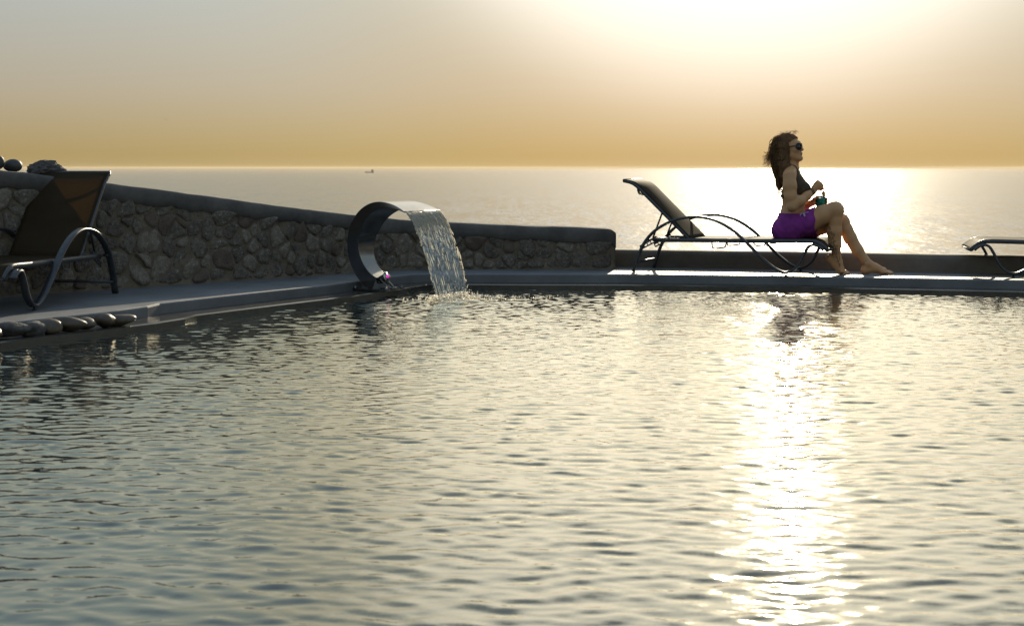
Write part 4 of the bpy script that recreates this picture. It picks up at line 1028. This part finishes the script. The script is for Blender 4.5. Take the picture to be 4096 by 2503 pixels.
# sunglasses
sgl = None
def hw_(f, l, v): return wpt(hp(f, l, v)) - wv
gparts = []
temple = []
for sg in (-1, 1):
    temple.append(tube(catmull([hw_(0.076, 0.066 * sg, 0.006), hw_(0.05, 0.074 * sg, 0.008), hw_(0.0, 0.079 * sg, 0.004), hw_(-0.02, 0.080 * sg, -0.006)], 5), 0.0042, 6))
brd = [tube([hw_(0.104, -0.012, 0.008), hw_(0.106, 0, 0.010), hw_(0.104, 0.012, 0.008)], 0.004, 6)]
rims = []; lens_ = []
for sg in (-1, 1):
    ctr = hp(0.094, 0.036 * sg, -0.003); n_ = hf * 0.90 + hl * 0.42 * sg; n_ = n_ / np.linalg.norm(n_); e1 = np.cross(hv, n_); e1 /= np.linalg.norm(e1); e2 = np.cross(n_, e1)
    ring = []; Vl = []
    for k in range(20):
        a = 2 * math.pi * k / 20; rx, ry = 0.0315, 0.0285; rp = ctr + e1 * rx * math.cos(a) + e2 * ry * math.sin(a) - n_ * 0.006 * (math.cos(a) ** 2)
        ring.append(wpt(rp) - wv)
    rims.append(tube(ring + [ring[0]], 0.0036, 6, cap=False))
    cV = [wpt(ctr + n_ * 0.005) - wv] + ring; lens_.append((cV, [(0, 1 + k, 1 + (k + 1) % 20) for k in range(20)]))
glo = mesh('sunglasses', *joinvf(*rims, *temple, *brd), M['black_plastic'], woman)
for lv in lens_: 
    lo_ = mesh('lens', *lv, M['lens'], glo); sm = lo_.modifiers.new('s', 'SOLIDIFY'); sm.thickness = 0.002
# lips, earring
lipsv = []
bm0 = bmesh.new(); bmesh.ops.create_icosphere(bm0, subdivisions=2, radius=1.0); bm0.verts.ensure_lookup_table(); bs = [np.array(v.co) for v in bm0.verts]; bf = [tuple(v.index for v in f.verts) for f in bm0.faces]; bm0.free()
def hell(c, r): return ([wpt(hp(*c) + hf * v[0] * r[0] + hl * v[1] * r[1] + hv * v[2] * r[2]) - wv for v in bs], bf)
mesh('lips', *joinvf(hell((0.0905, 0, -0.0560), (0.0112, 0.0205, 0.0052)), hell((0.0885, 0, -0.0665), (0.0112, 0.0185, 0.0055))), M['lips'], woman)
mesh('earring', *hell((-0.004, -0.082, -0.058), (0.006, 0.006, 0.007)), M['silver'], woman)
# bracelets, anklet
def loop(c, axis, r, rad, n=22, sq=1.0):
    axis = Vector(axis).normalized(); a = axis.orthogonal().normalized(); b = axis.cross(a)
    pts_ = [Vector(c) + (a * math.cos(2 * math.pi * k / n) + b * math.sin(2 * math.pi * k / n)) * r for k in range(n)]
    return tube(pts_ + [pts_[0]], rad, 5, cap=False)
wa, wb = wpt(Lp(3228, 784, -0.130)), wpt(Lp(3252, 765, -0.095)); ax_ = wb - wa
for f_, r_ in ((0.72, 0.0315), (0.92, 0.0295)):
    mesh('bracelet', *loop(wa.lerp(wb, f_) - wv, ax_ + Vector((0.01, 0, -0.012)), r_, 0.0032), M['bangle'], woman)
aa, ab = wpt(Lp(3452, 1030, 0.072)), wpt(Lp(3471, 1056, 0.076))
mesh('anklet', *loop(aa.lerp(ab, 0.75) - wv, (ab - aa) + Vector((-0.012, 0, -0.0)), 0.0375, 0.0022), M['silver'], woman)
# shin tattoo: swirling tendrils laid on the skin
def zt(u, v): return 3250 + u / 6.549, 900 + v / 6.549
strokes = []
def swirl(u, v, r, a0, turns, sgn): return [zt(u + r * (1 - 0.8 * k / 16) * math.cos(a0 + sgn * turns * 6.28 * k / 16), v + r * (1 - 0.8 * k / 16) * math.sin(a0 + sgn * turns * 6.28 * k / 16)) for k in range(17)]
for a in ((430, 90, 45, -1.2, 0.8, 1), (485, 205, 38, 2.6, 1.2, 1), (545, 250, 45, 2.8, 1.1, 1), (565, 285, 22, 0, 1, -1), (510, 350, 30, 3, 1.1, -1), (590, 435, 32, 2.5, 1.1, 1), (530, 470, 40, 1, 1.2, -1), (575, 540, 34, 2, 1.2, 1), (500, 570, 32, 4, 1.2, 1), (645, 560, 30, 3, 1.1, 1), (640, 640, 30, 2.4, 1.1, 1), (560, 640, 40, 0.5, 1.2, -1), (600, 720, 42, 3.3, 1.2, 1), (540, 760, 30, 0.2, 1.1, -1), (650, 760, 36, 2, 1.2, 1), (635, 840, 38, 1.6, 1.2, -1), (690, 920, 34, 2.8, 1.1, 1), (650, 970, 26, 0.5, 1.1, -1), (710, 1030, 30, 2.9, 1.1, 1), (690, 1080, 20, 1, 1, -1)): strokes.append(swirl(*a))
strokes.append([zt(*p) for p in catmull([(395, 25), (440, 60), (470, 120), (425, 175), (430, 260), (480, 350), (490, 450), (480, 540), (530, 640), (580, 740), (640, 860), (680, 960), (730, 1090)], 5)])
strokes.append([zt(*p) for p in catmull([(520, 300), (560, 380), (555, 470), (600, 560), (610, 650), (690, 720), (700, 820), (720, 900)], 5)])
parts = []
for s_ in strokes:
    run = []
    for p in s_:
        q = ray_skin(p[0], p[1], 0.0006)
        if q is not None and q.y < 12.95: run.append(q - wv)
    run = [p for i, p in enumerate(run) if i == 0 or 0.0015 < (p - run[i - 1]).length < 0.05]
    if len(run) > 3: parts.append(tube(run, 0.0016, 4))
if parts: mesh('tattoo', *joinvf(*parts), M['tattoo'], woman)
# hair: a combed mass plus loose strands blown back
HR = Fld()
HR.ell(hp(-0.022, 0, 0.036), (0.106, 0.088, 0.094), 0, AX)
HR.chain([(hp(-0.05, -0.02, 0.0), 0.086), (Lp(3123, 640, -0.02), 0.064), (Lp(3127, 690, -0.02), 0.050), (Lp(3127, 725, -0.02), 0.028), (Lp(3126, 745, -0.01), 0.012)], 0.03)
HR.chain([(hp(-0.02, -0.068, 0.0), 0.036), (hp(-0.03, -0.078, -0.06), 0.034), (Lp(3140, 668, -0.085), 0.040), (Lp(3132, 705, -0.09), 0.026), (Lp(3130, 735, -0.09), 0.01)], 0.03)
HR.chain([(hp(-0.02, 0.068, 0.0), 0.034), (hp(-0.03, 0.078, -0.06), 0.03), (Lp(3140, 668, 0.085), 0.036)], 0.03)
# keep the face clear
fx = (Sg - HC[0]) * hf[0] + (Tg - HC[1]) * hf[1] + (Zg - HC[2]) * hf[2]; vx = (Sg - HC[0]) * hv[0] + (Tg - HC[1]) * hv[1] + (Zg - HC[2]) * hv[2]
lx = (Sg - HC[0]) * hl[0] + (Tg - HC[1]) * hl[1]
hairline = fx - (0.022 + np.clip((vx - 0.045) / 0.05, 0, 1) * 0.085)
hairf = np.maximum(HR.F, np.where(vx < 0.10, hairline, -1)).astype(np.float32)
fz = 0.0035 * np.sin(lx * 240 + fx * 60 + 5 * np.sin(Zg * 30)) + 0.002 * np.sin(Sg * 420 + Tg * 300 + 4 * np.sin(Zg * 40))
Vh, Qh = surface_nets((hairf + fz).astype(np.float32))
hair = npmesh('hair', to_world(Vh) - wi, Qh, M['hair'], woman)
hr_ = np.random.default_rng(11); parts = []
for i in range(520):
    l0 = hr_.uniform(-0.09, 0.085); typ = hr_.random()
    root_ = hp(hr_.uniform(-0.12, -0.03), l0, hr_.uniform(0.02, 0.12)) if typ < 0.8 else hp(hr_.uniform(-0.06, 0.07), l0 * 0.8, hr_.uniform(0.105, 0.132))
    if typ < 0.5:                                 # hanging locks down the back
        e = Lp(3118 + hr_.normal() * 8, hr_.uniform(700, 785), -0.02 + hr_.normal() * 0.045); mid = Lp(3104 + hr_.normal() * 9, 655 + hr_.normal() * 18, -0.02 + l0 * 0.8)
        P = [root_, (root_ + mid) / 2 + np.array((-0.03, 0, 0.012)), mid, (mid + e) / 2 + hr_.normal(size=3) * 0.007, e]
    elif typ < 0.8:                               # wind-blown locks to the back
        e = Lp(hr_.uniform(3046, 3090), hr_.uniform(605, 672), -0.03 + hr_.normal() * 0.05); mid = Lp(3090 + hr_.normal() * 7, hr_.uniform(585, 630), -0.03 + l0 * 0.6)
        P = [root_, (root_ + mid) / 2 + np.array((-0.012, 0, 0.018)), mid, (mid + e) / 2 + np.array((0, 0, -0.012)) + hr_.normal(size=3) * 0.006, e]
    else:                                          # flyaways over the crown
        dvec = hf * hr_.uniform(-0.09, 0.05) + hv * hr_.uniform(-0.015, 0.028) + hl * hr_.normal() * 0.02
        P = [root_, root_ + dvec * 0.4 + hv * 0.010, root_ + dvec + hv * hr_.uniform(-0.02, 0.006)]
    cp = catmull([wpt(p) - wv for p in P], 4); n = len(cp); r0 = hr_.uniform(0.0018, 0.0048) if typ < 0.5 else hr_.uniform(0.0012, 0.0034) if typ < 0.8 else 0.0011
    parts.append(tube(cp, [r0 * (1 - 0.75 * k / (n - 1)) for k in range(n)], 5))
mesh('hair_strands', *joinvf(*parts), M['hair'], woman, kind='stuff')

# cocktail in her hand
gw = wpt(GLC); gb = gw + Vector((0, 0, -0.052))
cg = empty('cocktail_glass', gb); tag(cg, 'short glass of turquoise cocktail with straws, held in her hand', 'glass')
def lathe(prof, n=28):
    V, F = [], []
    for r, z in prof:
        for k in range(n): a = 2 * math.pi * k / n; V.append((r * math.cos(a), r * math.sin(a), z))
    for i in range(len(prof) - 1):
        for k in range(n): F.append((i * n + k, i * n + (k + 1) % n, (i + 1) * n + (k + 1) % n, (i + 1) * n + k))
    F.append(tuple(reversed(range(n)))); F.append(tuple((len(prof) - 1) * n + k for k in range(n)))
    return V, F
fix_normals(mesh('tumbler', *lathe([(0.030, 0), (0.034, 0.001), (0.0395, 0.098), (0.039, 0.0995), (0.0375, 0.098), (0.0325, 0.008), (0.001, 0.007)]), M['glass'], cg))
fix_normals(mesh('drink', *lathe([(0.001, 0.0082), (0.0350, 0.0085), (0.0388, 0.080), (0.0365, 0.0806), (0.001, 0.0807)]), M['drink'], cg))
def toL(px, py, t): return wpt(Lp(px, py, t)) - Vector(gb)
fix_normals(mesh('straw', *tube([toL(3239, 731, -0.012), toL(3274, 797, 0.03), toL(3280, 820, 0.035)], 0.0028, 7), M['straw_black'], cg))
fix_normals(mesh('straw', *tube([toL(3262, 769, 0.02), toL(3268, 796, 0.03), toL(3276, 826, 0.035)], 0.0028, 7), M['straw_black'], cg))
fix_normals(mesh('straw', *tube([toL(3291, 736, 0.03), toL(3286, 790, 0.035), toL(3283, 822, 0.035)], 0.0030, 7), M['straw_red'], cg))
fp = toL(3295, 776, 0.035)
V, F = [], []
for z_, k_ in ((-0.004, 1), (0.004, 1)):
    V += [fp + Vector((0.013 * math.cos(a) * k_ , z_, 0.026 * math.sin(a) * k_ + 0.0)) for a in np.linspace(0, 2 * math.pi, 13)[:-1]]
F = [tuple(range(12)), tuple(range(23, 11, -1))] + [(k, (k + 1) % 12, 12 + (k + 1) % 12, 12 + k) for k in range(12)]
fix_normals(mesh('fruit_slice', V, F, M['fruit'], cg, smooth=False))

# ------------------------------------------------------------------ far things: cargo ship, gulls
D = 17500.0; sc_ = D / FPX; sp0 = at(1478, 0, D); sp0.z = ZSEA
ship = empty('cargo_ship', sp0); tag(ship, 'faint cargo ship far out on the sea near the horizon', 'ship')
Lh = 52
hull = [(-Lh, 6), (-Lh + 8, 9), (Lh, 9), (Lh, -9), (-Lh + 8, -9), (-Lh, -6)]
V = [(x, y, 0) for x, y in hull] + [(x * 1.03, y, 9 + (4 if x < -30 else 0)) for x, y in hull]
fix_normals(mesh('hull', V, [tuple(range(6)), tuple(range(6, 12))] + [(k, (k + 1) % 6, 6 + (k + 1) % 6, 6 + k) for k in range(6)], M['ship'], ship, smooth=False))
mesh('bridge_house', *joinvf(box(20, 46, -8, 8, 8.5, 34), box(14, 20, -9, 9, 26, 34)), M['ship'], ship, smooth=False)
mesh('funnel', *box(34, 43, -3, 3, 33.9, 44), M['ship'], ship, smooth=False)
mesh('mast', *tube([(-40, 0, 12), (-40, 0, 34)], 1.0, 6), M['ship'], ship)
def gull(px, py, D, span, rz, label):
    p = at(px, py, D); o = empty('gull', p, rz); tag(o, label, 'bird')
    L = span * 0.36; V, F = tube([(-L * 0.5, 0, 0.0), (-L * 0.3, 0, 0.01), (0, 0, 0.0), (L * 0.3, 0, -0.005), (L * 0.5, 0, 0.0)], [0.02, 0.07, 0.085, 0.05, 0.01], 8); fix_normals(mesh('body', V, F, M['feather'], o))
    for sg in (-1, 1):
        P = [(0.0, 0.03 * sg, 0.03), (0.03, span * 0.2 * sg, 0.11), (-0.03, span * 0.36 * sg, 0.07), (-0.14, span * 0.5 * sg, 0.03)]; W = [0.20, 0.19, 0.13, 0.02]
        V, F = [], []
        for (x, y, z), w_ in zip(P, W): V += [(x + w_ / 2, y, z), (x, y, z + 0.016), (x - w_ / 2, y, z), (x, y, z - 0.010)]
        for i in range(3):
            for k in range(4): F.append((i * 4 + k, i * 4 + (k + 1) % 4, (i + 1) * 4 + (k + 1) % 4, (i + 1) * 4 + k))
        F += [(0, 1, 2, 3), (12, 13, 14, 15)]
        fix_normals(mesh('wing', V, F, M['feather'], o))
gull(665, 478, 380, 1.25, R(80), 'small dark gull gliding in the open sky above the rubble wall')
gull(2007, 847, 420, 1.0, R(50), 'tiny dark gull flying low over the sea between spout and lounger')

# ------------------------------------------------------------------ hazy sea air
hz = mesh('haze', *box(-66000, 66000, -60, 95000, -61.5, 24), None, smooth=False)
hm = bpy.data.materials.new('haze_air'); hm.use_nodes = True; hm.node_tree.nodes.clear()
pv_ = hm.node_tree.nodes.new('ShaderNodeVolumePrincipled'); pv_.inputs['Color'].default_value = (0.82, 0.70, 0.52, 1)
pv_.inputs['Density'].default_value = 1.3e-5; pv_.inputs['Anisotropy'].default_value = 0.3
ho = hm.node_tree.nodes.new('ShaderNodeOutputMaterial'); hm.node_tree.links.new(pv_.outputs[0], ho.inputs['Volume'])
hz.data.materials.append(hm); tag(hz, 'thin warm haze over the sea', 'haze', kind='stuff')
